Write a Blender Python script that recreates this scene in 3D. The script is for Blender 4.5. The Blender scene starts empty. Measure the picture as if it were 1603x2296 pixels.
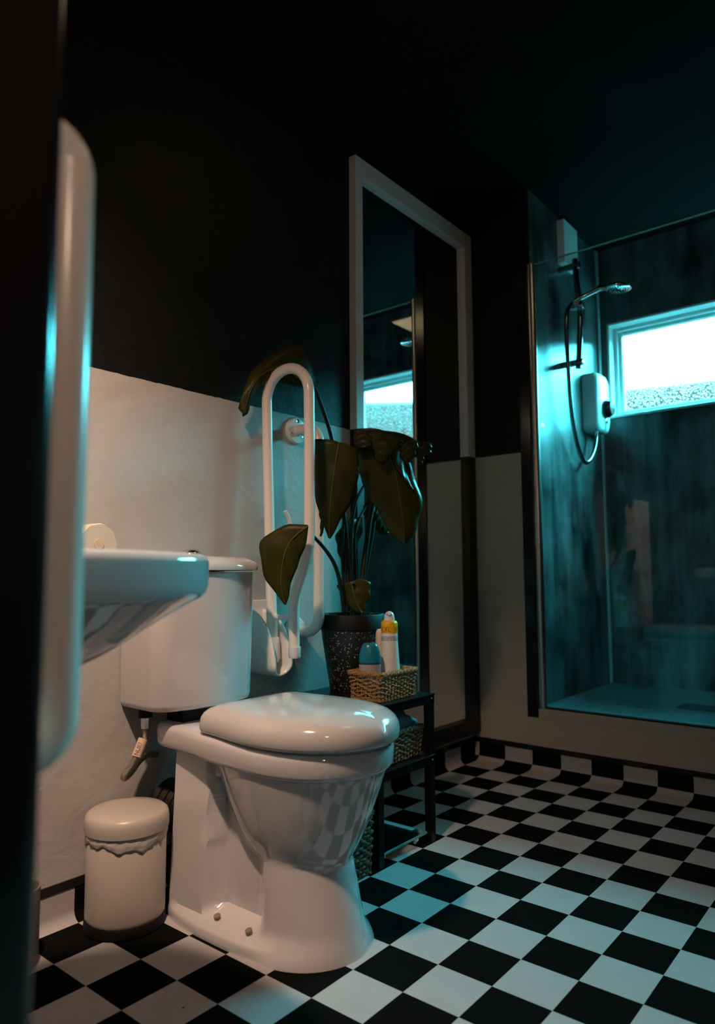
import bpy, bmesh, math, random
from mathutils import Vector, Matrix, noise
random.seed(7)
PI = math.pi
T = 0.12                                    # one floor tile = 12 cm; builders work in tile units
S = bpy.context.scene
COL = S.collection

# ---------------------------------------------------------------- camera, sky, light, exposure
cam_d = bpy.data.cameras.new('camera')
cam = bpy.data.objects.new('camera', cam_d)
COL.objects.link(cam)
S.camera = cam
RX = Vector((0.63313011, -0.77402794, -0.00519690))
RY = Vector((0.06600222, 0.06067476, -0.99597303))
RZ = Vector((0.77122628, 0.63023751, 0.08950258))
CAMPOS = Vector((-15.37648735, -8.80479635, 6.43367256)) * T
m = Matrix.Identity(4)
for k in range(3):
    m[k][0] = RX[k]; m[k][1] = -RY[k]; m[k][2] = -RZ[k]; m[k][3] = CAMPOS[k]
cam.matrix_world = m
cam_d.sensor_fit = 'HORIZONTAL'
cam_d.sensor_width = 36.0
cam_d.lens = 1583.6 / 1603.0 * 36.0
cam_d.clip_start = 0.02
cam_d.dof.use_dof = True
cam_d.dof.focus_distance = 1.75
cam_d.dof.aperture_fstop = 4.0

SKY = 112.0
world = bpy.data.worlds.new('sky')
S.world = world
world.use_nodes = True
wn = world.node_tree
wn.nodes.clear()
wo = wn.nodes.new('ShaderNodeOutputWorld')
bg = wn.nodes.new('ShaderNodeBackground')
bg.inputs['Strength'].default_value = SKY
tcw = wn.nodes.new('ShaderNodeTexCoord'); sep = wn.nodes.new('ShaderNodeSeparateXYZ')
ramp = wn.nodes.new('ShaderNodeValToRGB')
wn.links.new(tcw.outputs['Generated'], sep.inputs[0]); wn.links.new(sep.outputs[2], ramp.inputs[0])
ramp.color_ramp.elements[0].position = 0.240; ramp.color_ramp.elements[0].color = (0.0024, 0.0038, 0.0039, 1)
ramp.color_ramp.elements[1].position = 0.250; ramp.color_ramp.elements[1].color = (0.095, 0.84, 1.0, 1)
wn.links.new(ramp.outputs[0], bg.inputs['Color'])
wn.links.new(bg.outputs[0], wo.inputs[0])

pl = bpy.data.lights.new('window_portal', 'AREA')
pl.shape = 'RECTANGLE'; pl.size = 9.2 * T; pl.size_y = 4.4 * T
pl.cycles.is_portal = True
po = bpy.data.objects.new('window_portal', pl)
po.location = Vector((15.0, -3.0, 14.9)) * T
po.rotation_euler = (0, PI / 2, 0)
po.rotation_euler = Vector((-1, 0, 0)).to_track_quat('-Z', 'Y').to_euler()
COL.objects.link(po)

LAMP_STRENGTH = 40.0
LAMP_WATTS = 15.5
HALL_FILL_STRENGTH = 72.0
LAMP_COLOR = (1.0, 0.66, 0.47)
CEIL_LAMP_STRENGTH = 4.0
CEIL_LAMP_WATTS = 0.0
S.view_settings.view_transform = 'Standard'
S.view_settings.look = 'None'
S.view_settings.exposure = 0.0
S.view_settings.gamma = 1.0
S.view_settings.use_curve_mapping = False

# ---------------------------------------------------------------- helpers
def tag(o, label=None, cat=None, group=None, kind=None):
    if label: o['label'] = label
    if cat: o['category'] = cat
    if group: o['group'] = group
    if kind: o['kind'] = kind
    return o

def thing(name, loc, label, cat, group=None):
    o = bpy.data.objects.new(name, None)
    o.empty_display_size = 0.02
    o.location = Vector(loc) * T
    COL.objects.link(o)
    return tag(o, label, cat, group)

def sm(a, b, x):
    t = max(0.0, min(1.0, (x - a) / (b - a)))
    return t * t * (3 - 2 * t)

def lerp(a, b, t): return a + (b - a) * t

def catmull(pts, n=8):
    P = [Vector(p) for p in pts]
    out = []
    for i in range(len(P) - 1):
        p0 = P[max(i - 1, 0)]; p1 = P[i]; p2 = P[i + 1]; p3 = P[min(i + 2, len(P) - 1)]
        for k in range(n):
            t = k / n
            out.append(0.5 * ((2 * p1) + (p2 - p0) * t + (2 * p0 - 5 * p1 + 4 * p2 - p3) * t * t
                              + (3 * p1 - p0 - 3 * p2 + p3) * t ** 3))
    out.append(P[-1])
    return out

def fillet(pts, r, n=8):
    """polyline with rounded corners"""
    P = [Vector(p) for p in pts]
    out = [P[0]]
    for i in range(1, len(P) - 1):
        a = (P[i - 1] - P[i]); b = (P[i + 1] - P[i])
        rr = r[i - 1] if isinstance(r, (list, tuple)) else r
        d = min(rr, a.length * 0.49, b.length * 0.49)
        ang = a.angle(b)
        p = P[i] + a.normalized() * d; q = P[i] + b.normalized() * d
        for k in range(n + 1):
            t = k / n
            out.append((1 - t) ** 2 * p + 2 * t * (1 - t) * P[i] + t * t * q if ang > 2.2 else
                       arc_pt(p, P[i], q, t))
    out.append(P[-1])
    return out

def arc_pt(p, c, q, t):
    # circular-ish arc from p to q tangent to both legs
    a = p - c; b = q - c
    o = c + (a + b)                       # exact for 90 degree corners, close otherwise
    if abs(a.normalized().dot(b.normalized())) < 0.05:
        u = p - o; v = q - o
        return o + u * math.cos(t * PI / 2) + v * math.sin(t * PI / 2)
    w = math.sqrt(0.5 * (1 + math.cos(PI - a.angle(b))))
    num = (1 - t) ** 2 * p + 2 * w * t * (1 - t) * c + t * t * q
    return num / ((1 - t) ** 2 + 2 * w * t * (1 - t) + t * t)

class MB:
    def __init__(self):
        self.bm = bmesh.new()
        self.uv = self.bm.loops.layers.uv.new('UVMap')

    def box(self, a, b, bevel=0.0, seg=2):
        a = Vector(a); b = Vector(b)
        vs = [self.bm.verts.new((x, y, z)) for x in (a.x, b.x) for y in (a.y, b.y) for z in (a.z, b.z)]
        F = [(0, 1, 3, 2), (4, 6, 7, 5), (0, 4, 5, 1), (2, 3, 7, 6), (0, 2, 6, 4), (1, 5, 7, 3)]
        fs = [self.bm.faces.new([vs[i] for i in f]) for f in F]
        if bevel:
            es = list({e for f in fs for e in f.edges})
            bmesh.ops.bevel(self.bm, geom=es, offset=bevel, segments=seg, affect='EDGES', profile=0.5)
        return self

    def quad(self, pts, uvs=None):
        vs = [self.bm.verts.new(p) for p in pts]
        f = self.bm.faces.new(vs)
        if uvs:
            for l, u in zip(f.loops, uvs): l[self.uv].uv = u
        return f

    def loft(self, rings, cap0=True, cap1=True, closed=True, uvs=None):
        R = [[self.bm.verts.new(p) for p in r] for r in rings]
        n = len(R[0])
        for i in range(len(R) - 1):
            for j in range(n if closed else n - 1):
                k = (j + 1) % n
                try:
                    f = self.bm.faces.new((R[i][j], R[i][k], R[i + 1][k], R[i + 1][j]))
                except ValueError:
                    continue
                if uvs:
                    q = ((i, j), (i, j + 1), (i + 1, j + 1), (i + 1, j))
                    for l, (a, b) in zip(f.loops, q): l[self.uv].uv = uvs(a, b)
        if closed and cap0: self.bm.faces.new(list(reversed(R[0])))
        if closed and cap1: self.bm.faces.new(R[-1])
        return self

    def lathe(self, prof, c=(0, 0, 0), n=40, axis=(0, 0, 1), cap0=True, cap1=True):
        """prof: (radius, height along axis)"""
        ax = Vector(axis).normalized()
        u = ax.orthogonal().normalized(); v = ax.cross(u)
        c = Vector(c)
        rings = [[c + ax * h + (u * math.cos(2 * PI * k / n) + v * math.sin(2 * PI * k / n)) * max(r, 1e-4)
                  for k in range(n)] for r, h in prof]
        return self.loft(rings, cap0, cap1, uvs=lambda i, j: (j / n, prof[i][1]))

    def cyl(self, a, b, r, n=24):
        a = Vector(a); b = Vector(b)
        return self.lathe([(r, 0), (r, (b - a).length)], a, n, b - a)

    def tube(self, path, r, n=16, cap=True):
        P = [Vector(p) for p in path]
        rings = []
        up = None
        for i, p in enumerate(P):
            t = (P[min(i + 1, len(P) - 1)] - P[max(i - 1, 0)]).normalized()
            if up is None: up = t.orthogonal().normalized()
            up = (up - t * up.dot(t)).normalized()
            w = t.cross(up)
            rr = r(i / (len(P) - 1)) if callable(r) else r
            rings.append([p + (up * math.cos(2 * PI * k / n) + w * math.sin(2 * PI * k / n)) * rr for k in range(n)])
        return self.loft(rings, cap, cap, uvs=lambda i, j: (j / n, i / len(P)))

    def prism(self, poly, d, thick):
        """flat outline with thickness; poly: 3D points, d: direction"""
        d = Vector(d).normalized() * thick
        A = [Vector(p) for p in poly]
        self.loft([A, [p + d for p in A]])
        return self

    def grid(self, rows, thick=0.0, uvs=None):
        """open surface from rows of points, optional solid thickness along normals later"""
        return self.loft(rows, closed=False, uvs=uvs)

    def build(self, name, mat, parent=None, smooth=False, angle=40, solid=0.0, subsurf=0):
        bmesh.ops.recalc_face_normals(self.bm, faces=self.bm.faces[:])
        bmesh.ops.scale(self.bm, vec=(T, T, T), verts=self.bm.verts[:])
        me = bpy.data.meshes.new(name)
        self.bm.to_mesh(me); self.bm.free()
        o = bpy.data.objects.new(name, me)
        COL.objects.link(o)
        for mm in (mat if isinstance(mat, (list, tuple)) else [mat]): me.materials.append(mm)
        if parent is not None:
            o.parent = parent
            o.matrix_parent_inverse = Matrix.Identity(4)
            L = Vector(parent.location) if parent.parent is None else Vector(parent.parent.location)
            me.transform(Matrix.Translation(-L))
            if parent.parent is not None: pass
        if solid:
            md = o.modifiers.new('solid', 'SOLIDIFY'); md.thickness = solid * T; md.offset = 0
        if subsurf:
            md = o.modifiers.new('sub', 'SUBSURF'); md.levels = subsurf; md.render_levels = subsurf
        if smooth:
            for p in me.polygons: p.use_smooth = True
            if angle < 179:
                try: me.set_sharp_from_angle(angle=math.radians(angle))
                except Exception: pass
        return o

def struct(name, mb, mat, label=None, cat=None, smooth=False):
    o = mb.build(name, mat, smooth=smooth)
    return tag(o, label, cat, kind='structure')

# ---------------------------------------------------------------- materials
def mat(name, base=(0.8, 0.8, 0.8), rough=0.5, metal=0.0, spec=0.5, coat=0.0, bump=None, var=None, trans=0.0, sss=0.0):
    mt = bpy.data.materials.new(name)
    mt.use_nodes = True
    nt = mt.node_tree
    b = nt.nodes['Principled BSDF']
    b.inputs['Base Color'].default_value = (*base, 1)
    b.inputs['Roughness'].default_value = rough
    b.inputs['Metallic'].default_value = metal
    b.inputs['Specular IOR Level'].default_value = spec
    if coat:
        b.inputs['Coat Weight'].default_value = coat
        b.inputs['Coat Roughness'].default_value = 0.04
    if trans: b.inputs['Transmission Weight'].default_value = trans
    tc = nt.nodes.new('ShaderNodeTexCoord')
    if bump:
        sc, st = bump
        nz = nt.nodes.new('ShaderNodeTexNoise'); nz.inputs['Scale'].default_value = sc
        nz.inputs['Detail'].default_value = 5
        bp = nt.nodes.new('ShaderNodeBump'); bp.inputs['Strength'].default_value = st
        bp.inputs['Distance'].default_value = 0.004
        nt.links.new(tc.outputs['Object'], nz.inputs['Vector'])
        nt.links.new(nz.outputs['Fac'], bp.inputs['Height'])
        nt.links.new(bp.outputs['Normal'], b.inputs['Normal'])
    if var:
        sc, c2 = var
        nz = nt.nodes.new('ShaderNodeTexNoise'); nz.inputs['Scale'].default_value = sc
        nz.inputs['Detail'].default_value = 6
        mx = nt.nodes.new('ShaderNodeMix'); mx.data_type = 'RGBA'
        mx.inputs[6].default_value = (*base, 1); mx.inputs[7].default_value = (*c2, 1)
        nt.links.new(tc.outputs['Object'], nz.inputs['Vector'])
        nt.links.new(nz.outputs['Fac'], mx.inputs[0])
        nt.links.new(mx.outputs[2], b.inputs['Base Color'])
    return mt

def nodes_of(mt): return mt.node_tree, mt.node_tree.nodes['Principled BSDF']

WHITE_TILE = (0.46, 0.445, 0.455); BLACK_TILE = (0.006, 0.0066, 0.006)

def checker_mat(name, use_uv):
    mt = mat(name, rough=0.6, spec=0.0)
    nt, b = nodes_of(mt)
    tc = nt.nodes.new('ShaderNodeTexCoord')
    if use_uv:
        src = tc.outputs['UV']; k = 1.0
    else:
        gm = nt.nodes.new('ShaderNodeNewGeometry'); src = gm.outputs['Position']; k = 1.0 / T
    sx = nt.nodes.new('ShaderNodeSeparateXYZ'); nt.links.new(src, sx.inputs[0])
    fl = []
    for ax in (0, 1):
        mu = nt.nodes.new('ShaderNodeMath'); mu.operation = 'MULTIPLY'; mu.inputs[1].default_value = k
        f = nt.nodes.new('ShaderNodeMath'); f.operation = 'FLOOR'
        nt.links.new(sx.outputs[ax], mu.inputs[0]); nt.links.new(mu.outputs[0], f.inputs[0]); fl.append(f)
    ad = nt.nodes.new('ShaderNodeMath'); ad.operation = 'ADD'
    nt.links.new(fl[0].outputs[0], ad.inputs[0]); nt.links.new(fl[1].outputs[0], ad.inputs[1])
    md = nt.nodes.new('ShaderNodeMath'); md.operation = 'FLOORED_MODULO'; md.inputs[1].default_value = 2
    nt.links.new(ad.outputs[0], md.inputs[0])
    nz = nt.nodes.new('ShaderNodeTexNoise'); nz.inputs['Scale'].default_value = 14; nz.inputs['Detail'].default_value = 8
    gm2 = nt.nodes.new('ShaderNodeNewGeometry'); nt.links.new(gm2.outputs['Position'], nz.inputs['Vector'])
    # small scuffs
    vo = nt.nodes.new('ShaderNodeTexVoronoi'); vo.inputs['Scale'].default_value = 6.0
    nt.links.new(gm2.outputs['Position'], vo.inputs['Vector'])
    lt = nt.nodes.new('ShaderNodeMath'); lt.operation = 'LESS_THAN'; lt.inputs[1].default_value = 0.016
    nt.links.new(vo.outputs['Distance'], lt.inputs[0])
    w = nt.nodes.new('ShaderNodeMix'); w.data_type = 'RGBA'
    w.inputs[6].default_value = (*WHITE_TILE, 1); w.inputs[7].default_value = (0.38, 0.37, 0.375, 1)
    nt.links.new(nz.outputs['Fac'], w.inputs[0])
    w2 = nt.nodes.new('ShaderNodeMix'); w2.data_type = 'RGBA'
    nt.links.new(lt.outputs[0], w2.inputs[0]); nt.links.new(w.outputs[2], w2.inputs[6])
    w2.inputs[7].default_value = (0.05, 0.045, 0.04, 1)
    mx = nt.nodes.new('ShaderNodeMix'); mx.data_type = 'RGBA'
    nt.links.new(md.outputs[0], mx.inputs[0])
    mx.inputs[6].default_value = (*BLACK_TILE, 1)
    nt.links.new(w2.outputs[2], mx.inputs[7])
    nt.links.new(mx.outputs[2], b.inputs['Base Color'])
    bp = nt.nodes.new('ShaderNodeBump'); bp.inputs['Strength'].default_value = 0.12; bp.inputs['Distance'].default_value = 0.001
    n2 = nt.nodes.new('ShaderNodeTexNoise'); n2.inputs['Scale'].default_value = 900
    nt.links.new(gm2.outputs['Position'], n2.inputs['Vector'])
    nt.links.new(n2.outputs['Fac'], bp.inputs['Height']); nt.links.new(bp.outputs[0], b.inputs['Normal'])
    return mt

SPLIT = 10.66
def two_tone(name, low, rough_low=0.6, bump=0.5, drop=0.0):
    """off white below the paint line, black above it; drop lets the line sink slightly along X"""
    mt = mat(name)
    nt, b = nodes_of(mt)
    gm = nt.nodes.new('ShaderNodeNewGeometry')
    sx = nt.nodes.new('ShaderNodeSeparateXYZ'); nt.links.new(gm.outputs['Position'], sx.inputs[0])
    nz = nt.nodes.new('ShaderNodeTexNoise'); nz.inputs['Scale'].default_value = 45; nz.inputs['Detail'].default_value = 3
    nt.links.new(gm.outputs['Position'], nz.inputs['Vector'])
    ma = nt.nodes.new('ShaderNodeMath'); ma.operation = 'MULTIPLY_ADD'; ma.inputs[1].default_value = 0.006
    nt.links.new(nz.outputs['Fac'], ma.inputs[0]); nt.links.new(sx.outputs[2], ma.inputs[2])
    mb_ = nt.nodes.new('ShaderNodeMath'); mb_.operation = 'MULTIPLY_ADD'; mb_.inputs[1].default_value = -drop
    nt.links.new(sx.outputs[0], mb_.inputs[0]); nt.links.new(ma.outputs[0], mb_.inputs[2])
    gt = nt.nodes.new('ShaderNodeMath'); gt.operation = 'GREATER_THAN'; gt.inputs[1].default_value = SPLIT * T + 0.003
    nt.links.new(mb_.outputs[0], gt.inputs[0])
    # lower paint with old filler and chips
    n2 = nt.nodes.new('ShaderNodeTexNoise'); n2.inputs['Scale'].default_value = 7; n2.inputs['Detail'].default_value = 9
    nt.links.new(gm.outputs['Position'], n2.inputs['Vector'])
    lo = nt.nodes.new('ShaderNodeMix'); lo.data_type = 'RGBA'
    lo.inputs[6].default_value = (*low, 1); lo.inputs[7].default_value = (*[c * 0.86 for c in low], 1)
    nt.links.new(n2.outputs['Fac'], lo.inputs[0])
    vo = nt.nodes.new('ShaderNodeTexVoronoi'); vo.inputs['Scale'].default_value = 7.5
    nt.links.new(gm.outputs['Position'], vo.inputs['Vector'])
    ch = nt.nodes.new('ShaderNodeMath'); ch.operation = 'LESS_THAN'; ch.inputs[1].default_value = 0.030
    nt.links.new(vo.outputs['Distance'], ch.inputs[0])
    lo2 = nt.nodes.new('ShaderNodeMix'); lo2.data_type = 'RGBA'
    nt.links.new(ch.outputs[0], lo2.inputs[0]); nt.links.new(lo.outputs[2], lo2.inputs[6])
    lo2.inputs[7].default_value = (0.22, 0.15, 0.10, 1)
    mx = nt.nodes.new('ShaderNodeMix'); mx.data_type = 'RGBA'
    nt.links.new(gt.outputs[0], mx.inputs[0]); nt.links.new(lo2.outputs[2], mx.inputs[6])
    mx.inputs[7].default_value = (0.0032, 0.0040, 0.0034, 1)
    nt.links.new(mx.outputs[2], b.inputs['Base Color'])
    rr = nt.nodes.new('ShaderNodeMix'); rr.data_type = 'FLOAT'
    nt.links.new(gt.outputs[0], rr.inputs[0]); rr.inputs[2].default_value = rough_low; rr.inputs[3].default_value = 0.55
    nt.links.new(rr.outputs[0], b.inputs['Roughness'])
    b.inputs['Specular IOR Level'].default_value = 0.28
    # trowelled plaster
    h1 = nt.nodes.new('ShaderNodeTexNoise'); h1.inputs['Scale'].default_value = 9; h1.inputs['Detail'].default_value = 8
    h1.inputs['Roughness'].default_value = 0.62; h1.inputs['Distortion'].default_value = 0.25
    nt.links.new(gm.outputs['Position'], h1.inputs['Vector'])
    h2 = nt.nodes.new('ShaderNodeTexMusgrave') if hasattr(bpy.types, 'ShaderNodeTexMusgrave') else None
    bp = nt.nodes.new('ShaderNodeBump'); bp.inputs['Strength'].default_value = bump; bp.inputs['Distance'].default_value = 0.012
    nt.links.new(h1.outputs['Fac'], bp.inputs['Height'])
    h3 = nt.nodes.new('ShaderNodeTexNoise'); h3.inputs['Scale'].default_value = 170; h3.inputs['Detail'].default_value = 4
    nt.links.new(gm.outputs['Position'], h3.inputs['Vector'])
    bp2 = nt.nodes.new('ShaderNodeBump'); bp2.inputs['Strength'].default_value = bump * 0.45; bp2.inputs['Distance'].default_value = 0.0015
    nt.links.new(h3.outputs['Fac'], bp2.inputs['Height']); nt.links.new(bp.outputs[0], bp2.inputs['Normal'])
    nt.links.new(bp2.outputs[0], b.inputs['Normal'])
    return mt

def panel_mat():
    mt = mat('shower_panel', rough=0.32, spec=0.36)
    nt, b = nodes_of(mt)
    gm = nt.nodes.new('ShaderNodeNewGeometry')
    mp = nt.nodes.new('ShaderNodeMapping'); mp.inputs['Scale'].default_value = (14, 14, 2.2)
    nt.links.new(gm.outputs['Position'], mp.inputs['Vector'])
    n1 = nt.nodes.new('ShaderNodeTexNoise'); n1.inputs['Scale'].default_value = 1.0; n1.inputs['Detail'].default_value = 8
    n1.inputs['Roughness'].default_value = 0.65
    nt.links.new(mp.outputs[0], n1.inputs['Vector'])
    n2 = nt.nodes.new('ShaderNodeTexNoise'); n2.inputs['Scale'].default_value = 5; n2.inputs['Detail'].default_value = 7
    nt.links.new(gm.outputs['Position'], n2.inputs['Vector'])
    ad = nt.nodes.new('ShaderNodeMath'); ad.operation = 'MULTIPLY'
    nt.links.new(n1.outputs['Fac'], ad.inputs[0]); nt.links.new(n2.outputs['Fac'], ad.inputs[1])
    cr = nt.nodes.new('ShaderNodeValToRGB')
    cr.color_ramp.elements[0].position = 0.14; cr.color_ramp.elements[0].color = (0.008, 0.009, 0.009, 1)
    cr.color_ramp.elements[1].position = 0.42; cr.color_ramp.elements[1].color = (0.15, 0.155, 0.155, 1)
    nt.links.new(ad.outputs[0], cr.inputs[0]); nt.links.new(cr.outputs[0], b.inputs['Base Color'])
    return mt

def glass_mat(name, tint=(0.90, 0.96, 0.955), ior=1.5):
    mt = bpy.data.materials.new(name); mt.use_nodes = True
    nt = mt.node_tree; nt.nodes.clear()
    out = nt.nodes.new('ShaderNodeOutputMaterial')
    tr = nt.nodes.new('ShaderNodeBsdfTransparent'); tr.inputs[0].default_value = (*tint, 1)
    gl = nt.nodes.new('ShaderNodeBsdfGlossy'); gl.inputs['Roughness'].default_value = 0.0
    fr = nt.nodes.new('ShaderNodeFresnel'); fr.inputs['IOR'].default_value = ior
    mx = nt.nodes.new('ShaderNodeMixShader')
    nt.links.new(fr.outputs[0], mx.inputs[0]); nt.links.new(tr.outputs[0], mx.inputs[1]); nt.links.new(gl.outputs[0], mx.inputs[2])
    nt.links.new(mx.outputs[0], out.inputs[0])
    return mt

def obscure_glass():
    mt = bpy.data.materials.new('obscured_glass'); mt.use_nodes = True
    nt = mt.node_tree; nt.nodes.clear()
    out = nt.nodes.new('ShaderNodeOutputMaterial')
    tr = nt.nodes.new('ShaderNodeBsdfTransparent'); tr.inputs[0].default_value = (0.95, 0.97, 0.97, 1)
    rf = nt.nodes.new('ShaderNodeBsdfRefraction'); rf.inputs['Roughness'].default_value = 0.05
    rf.inputs['IOR'].default_value = 1.35
    gm = nt.nodes.new('ShaderNodeNewGeometry')
    vo = nt.nodes.new('ShaderNodeTexVoronoi'); vo.inputs['Scale'].default_value = 120
    nt.links.new(gm.outputs['Position'], vo.inputs['Vector'])
    bp = nt.nodes.new('ShaderNodeBump'); bp.inputs['Strength'].default_value = 0.7; bp.inputs['Distance'].default_value = 0.005
    nt.links.new(vo.outputs['Distance'], bp.inputs['Height']); nt.links.new(bp.outputs[0], rf.inputs['Normal'])
    mx = nt.nodes.new('ShaderNodeMixShader'); mx.inputs[0].default_value = 0.22
    nt.links.new(tr.outputs[0], mx.inputs[1]); nt.links.new(rf.outputs[0], mx.inputs[2])
    nt.links.new(mx.outputs[0], out.inputs[0])
    return mt

def emit(name, col, st):
    mt = bpy.data.materials.new(name); mt.use_nodes = True
    nt = mt.node_tree; nt.nodes.clear()
    out = nt.nodes.new('ShaderNodeOutputMaterial'); em = nt.nodes.new('ShaderNodeEmission')
    em.inputs[0].default_value = (*col, 1); em.inputs[1].default_value = st
    nt.links.new(em.outputs[0], out.inputs[0])
    return mt

M_FLOOR = checker_mat('checker_vinyl', False)
M_COVE = checker_mat('checker_vinyl_coved', True)
M_WALL = two_tone('plaster_two_tone', (0.46, 0.455, 0.445), 0.55, 0.46, drop=0.0)
M_BOARD = two_tone('board_two_tone', (0.46, 0.44, 0.39), 0.4, 0.06)
M_BLACK = mat('black_paint', (0.0045, 0.005, 0.0045), 0.5, spec=0.3, bump=(60, 0.12))
M_CEIL = mat('black_ceiling_paint', (0.007, 0.008, 0.007), 0.8, spec=0.05, bump=(40, 0.1))
M_GLOSSBLACK = mat('black_gloss_paint', (0.012, 0.012, 0.012), 0.16, spec=0.5)
M_WHITEPAINT = mat('white_paint', (0.72, 0.70, 0.67), 0.45, bump=(70, 0.08))
M_CURB = mat('curb_paint', (0.42, 0.37, 0.32), 0.5, bump=(50, 0.1))
M_PVC = mat('white_pvc', (0.56, 0.55, 0.55), 0.35, spec=0.3)
M_PANEL = panel_mat()
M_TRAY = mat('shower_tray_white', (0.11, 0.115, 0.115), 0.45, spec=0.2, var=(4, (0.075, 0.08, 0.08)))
M_CERAMIC = mat('white_ceramic', (0.58, 0.565, 0.58), 0.06, spec=0.6, coat=0.6)
M_SEAT = mat('white_seat_plastic', (0.52, 0.51, 0.51), 0.13, spec=0.5, coat=0.4)
M_RAIL = mat('white_coated_steel', (0.80, 0.76, 0.72), 0.22, spec=0.5)
M_BIN = mat('white_enamel', (0.45, 0.41, 0.37), 0.34, bump=(12, 0.05))
M_BINLINER = mat('bin_liner_plastic', (0.46, 0.43, 0.41), 0.25, bump=(40, 0.5))
M_RUBBER = mat('black_rubber', (0.005, 0.005, 0.005), 0.6, spec=0.2)
M_CHROME = mat('chrome', (0.75, 0.75, 0.75), 0.13, metal=1.0)
M_DARKCHROME = mat('dark_chrome', (0.30, 0.30, 0.30), 0.18, metal=1.0)
M_BRAID = mat('braided_steel', (0.30, 0.27, 0.22), 0.35, metal=0.9, bump=(500, 0.8))
M_SHELF = mat('black_powder_coat', (0.004, 0.004, 0.004), 0.30, spec=0.22)
M_WICKER = mat('woven_rope', (0.42, 0.20, 0.065), 0.7, var=(60, (0.22, 0.10, 0.035)), bump=(300, 0.5))
M_WICKERD = mat('woven_rope_dark', (0.26, 0.17, 0.10), 0.75, var=(60, (0.12, 0.075, 0.045)), bump=(300, 0.5))
M_LEAF = mat('leaf_green', (0.054, 0.050, 0.004), 0.40, spec=0.16, bump=(160, 0.03), var=(9, (0.012, 0.012, 0.003)))
M_STEM = mat('stem_green', (0.010, 0.016, 0.008), 0.4, spec=0.25)
M_VEIN = mat('leaf_vein', (0.075, 0.07, 0.012), 0.45)
M_SOIL = mat('soil', (0.02, 0.015, 0.01), 0.9, bump=(120, 1.0))
M_MIRROR = mat('mirror', (0.88, 0.92, 0.91), 0.0, metal=1.0)
M_GLASS = glass_mat('shower_glass', ior=1.38)
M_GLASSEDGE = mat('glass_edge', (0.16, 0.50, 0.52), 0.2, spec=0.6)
M_SCALE = glass_mat('scale_glass', (0.88, 0.96, 0.96), 1.5)
M_OBSC = obscure_glass()
M_TEAL = mat('teal_plastic', (0.012, 0.16, 0.22), 0.25)
M_CLEAR = mat('roll_on_body', (0.03, 0.05, 0.07), 0.12)
M_PINK = mat('pink_label', (0.50, 0.26, 0.26), 0.35, var=(55, (0.30, 0.34, 0.36)))
M_CANWHITE = mat('can_white', (0.80, 0.74, 0.69), 0.3)
M_CANCAP = mat('cap_white', (0.72, 0.70, 0.70), 0.3)
M_YELLOW = mat('label_yellow', (0.78, 0.42, 0.006), 0.35)
M_RED = mat('label_red', (0.42, 0.025, 0.012), 0.4)
M_INK = mat('ink', (0.02, 0.018, 0.02), 0.6)
M_BEIGE = mat('bottle_beige', (0.70, 0.56, 0.46), 0.35)
M_WRAP = mat('blue_wrapper', (0.10, 0.42, 0.55), 0.28, var=(30, (0.25, 0.28, 0.50)), bump=(45, 0.6))
M_PAPER = mat('paper_white', (0.58, 0.53, 0.45), 0.9)
M_GREYBIN = mat('grey_metal', (0.16, 0.145, 0.12), 0.4, bump=(200, 0.1))
M_TAGPAPER = mat('hose_tag', (0.62, 0.48, 0.36), 0.6)
M_DIAL = mat('dial_dark', (0.03, 0.04, 0.045), 0.12, metal=0.6)

# speckled pot
M_POT = mat('speckled_terrazzo', (0.012, 0.012, 0.012), 0.45)
nt, b = nodes_of(M_POT)
gm = nt.nodes.new('ShaderNodeNewGeometry')
vo = nt.nodes.new('ShaderNodeTexVoronoi'); vo.inputs['Scale'].default_value = 210
nt.links.new(gm.outputs['Position'], vo.inputs['Vector'])
r1 = nt.nodes.new('ShaderNodeMath'); r1.operation = 'LESS_THAN'; r1.inputs[1].default_value = 0.30
nt.links.new(vo.outputs['Distance'], r1.inputs[0])
sxc = nt.nodes.new('ShaderNodeSeparateColor'); nt.links.new(vo.outputs['Color'], sxc.inputs[0])
r2 = nt.nodes.new('ShaderNodeMath'); r2.operation = 'GREATER_THAN'; r2.inputs[1].default_value = 0.62
nt.links.new(sxc.outputs[0], r2.inputs[0])
r3 = nt.nodes.new('ShaderNodeMath'); r3.operation = 'MULTIPLY'
nt.links.new(r1.outputs[0], r3.inputs[0]); nt.links.new(r2.outputs[0], r3.inputs[1])
mx = nt.nodes.new('ShaderNodeMix'); mx.data_type = 'RGBA'
mx.inputs[6].default_value = (0.012, 0.012, 0.012, 1); mx.inputs[7].default_value = (0.62, 0.50, 0.36, 1)
nt.links.new(r3.outputs[0], mx.inputs[0]); nt.links.new(mx.outputs[2], b.inputs['Base Color'])

# two-tone mirror frame: white above the paint line, black below it
M_FRAME = two_tone('frame_two_tone', (0.03, 0.03, 0.03), 0.4, 0.04)
nt, b = nodes_of(M_FRAME)
gm = nt.nodes.new('ShaderNodeNewGeometry'); sx = nt.nodes.new('ShaderNodeSeparateXYZ')
nt.links.new(gm.outputs['Position'], sx.inputs[0])
g = nt.nodes.new('ShaderNodeMath'); g.operation = 'GREATER_THAN'; g.inputs[1].default_value = SPLIT * T
nt.links.new(sx.outputs[2], g.inputs[0])
mx = nt.nodes.new('ShaderNodeMix'); mx.data_type = 'RGBA'
mx.inputs[6].default_value = (0.012, 0.012, 0.012, 1); mx.inputs[7].default_value = (0.62, 0.60, 0.58, 1)
nt.links.new(g.outputs[0], mx.inputs[0]); nt.links.new(mx.outputs[2], b.inputs['Base Color'])

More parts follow.
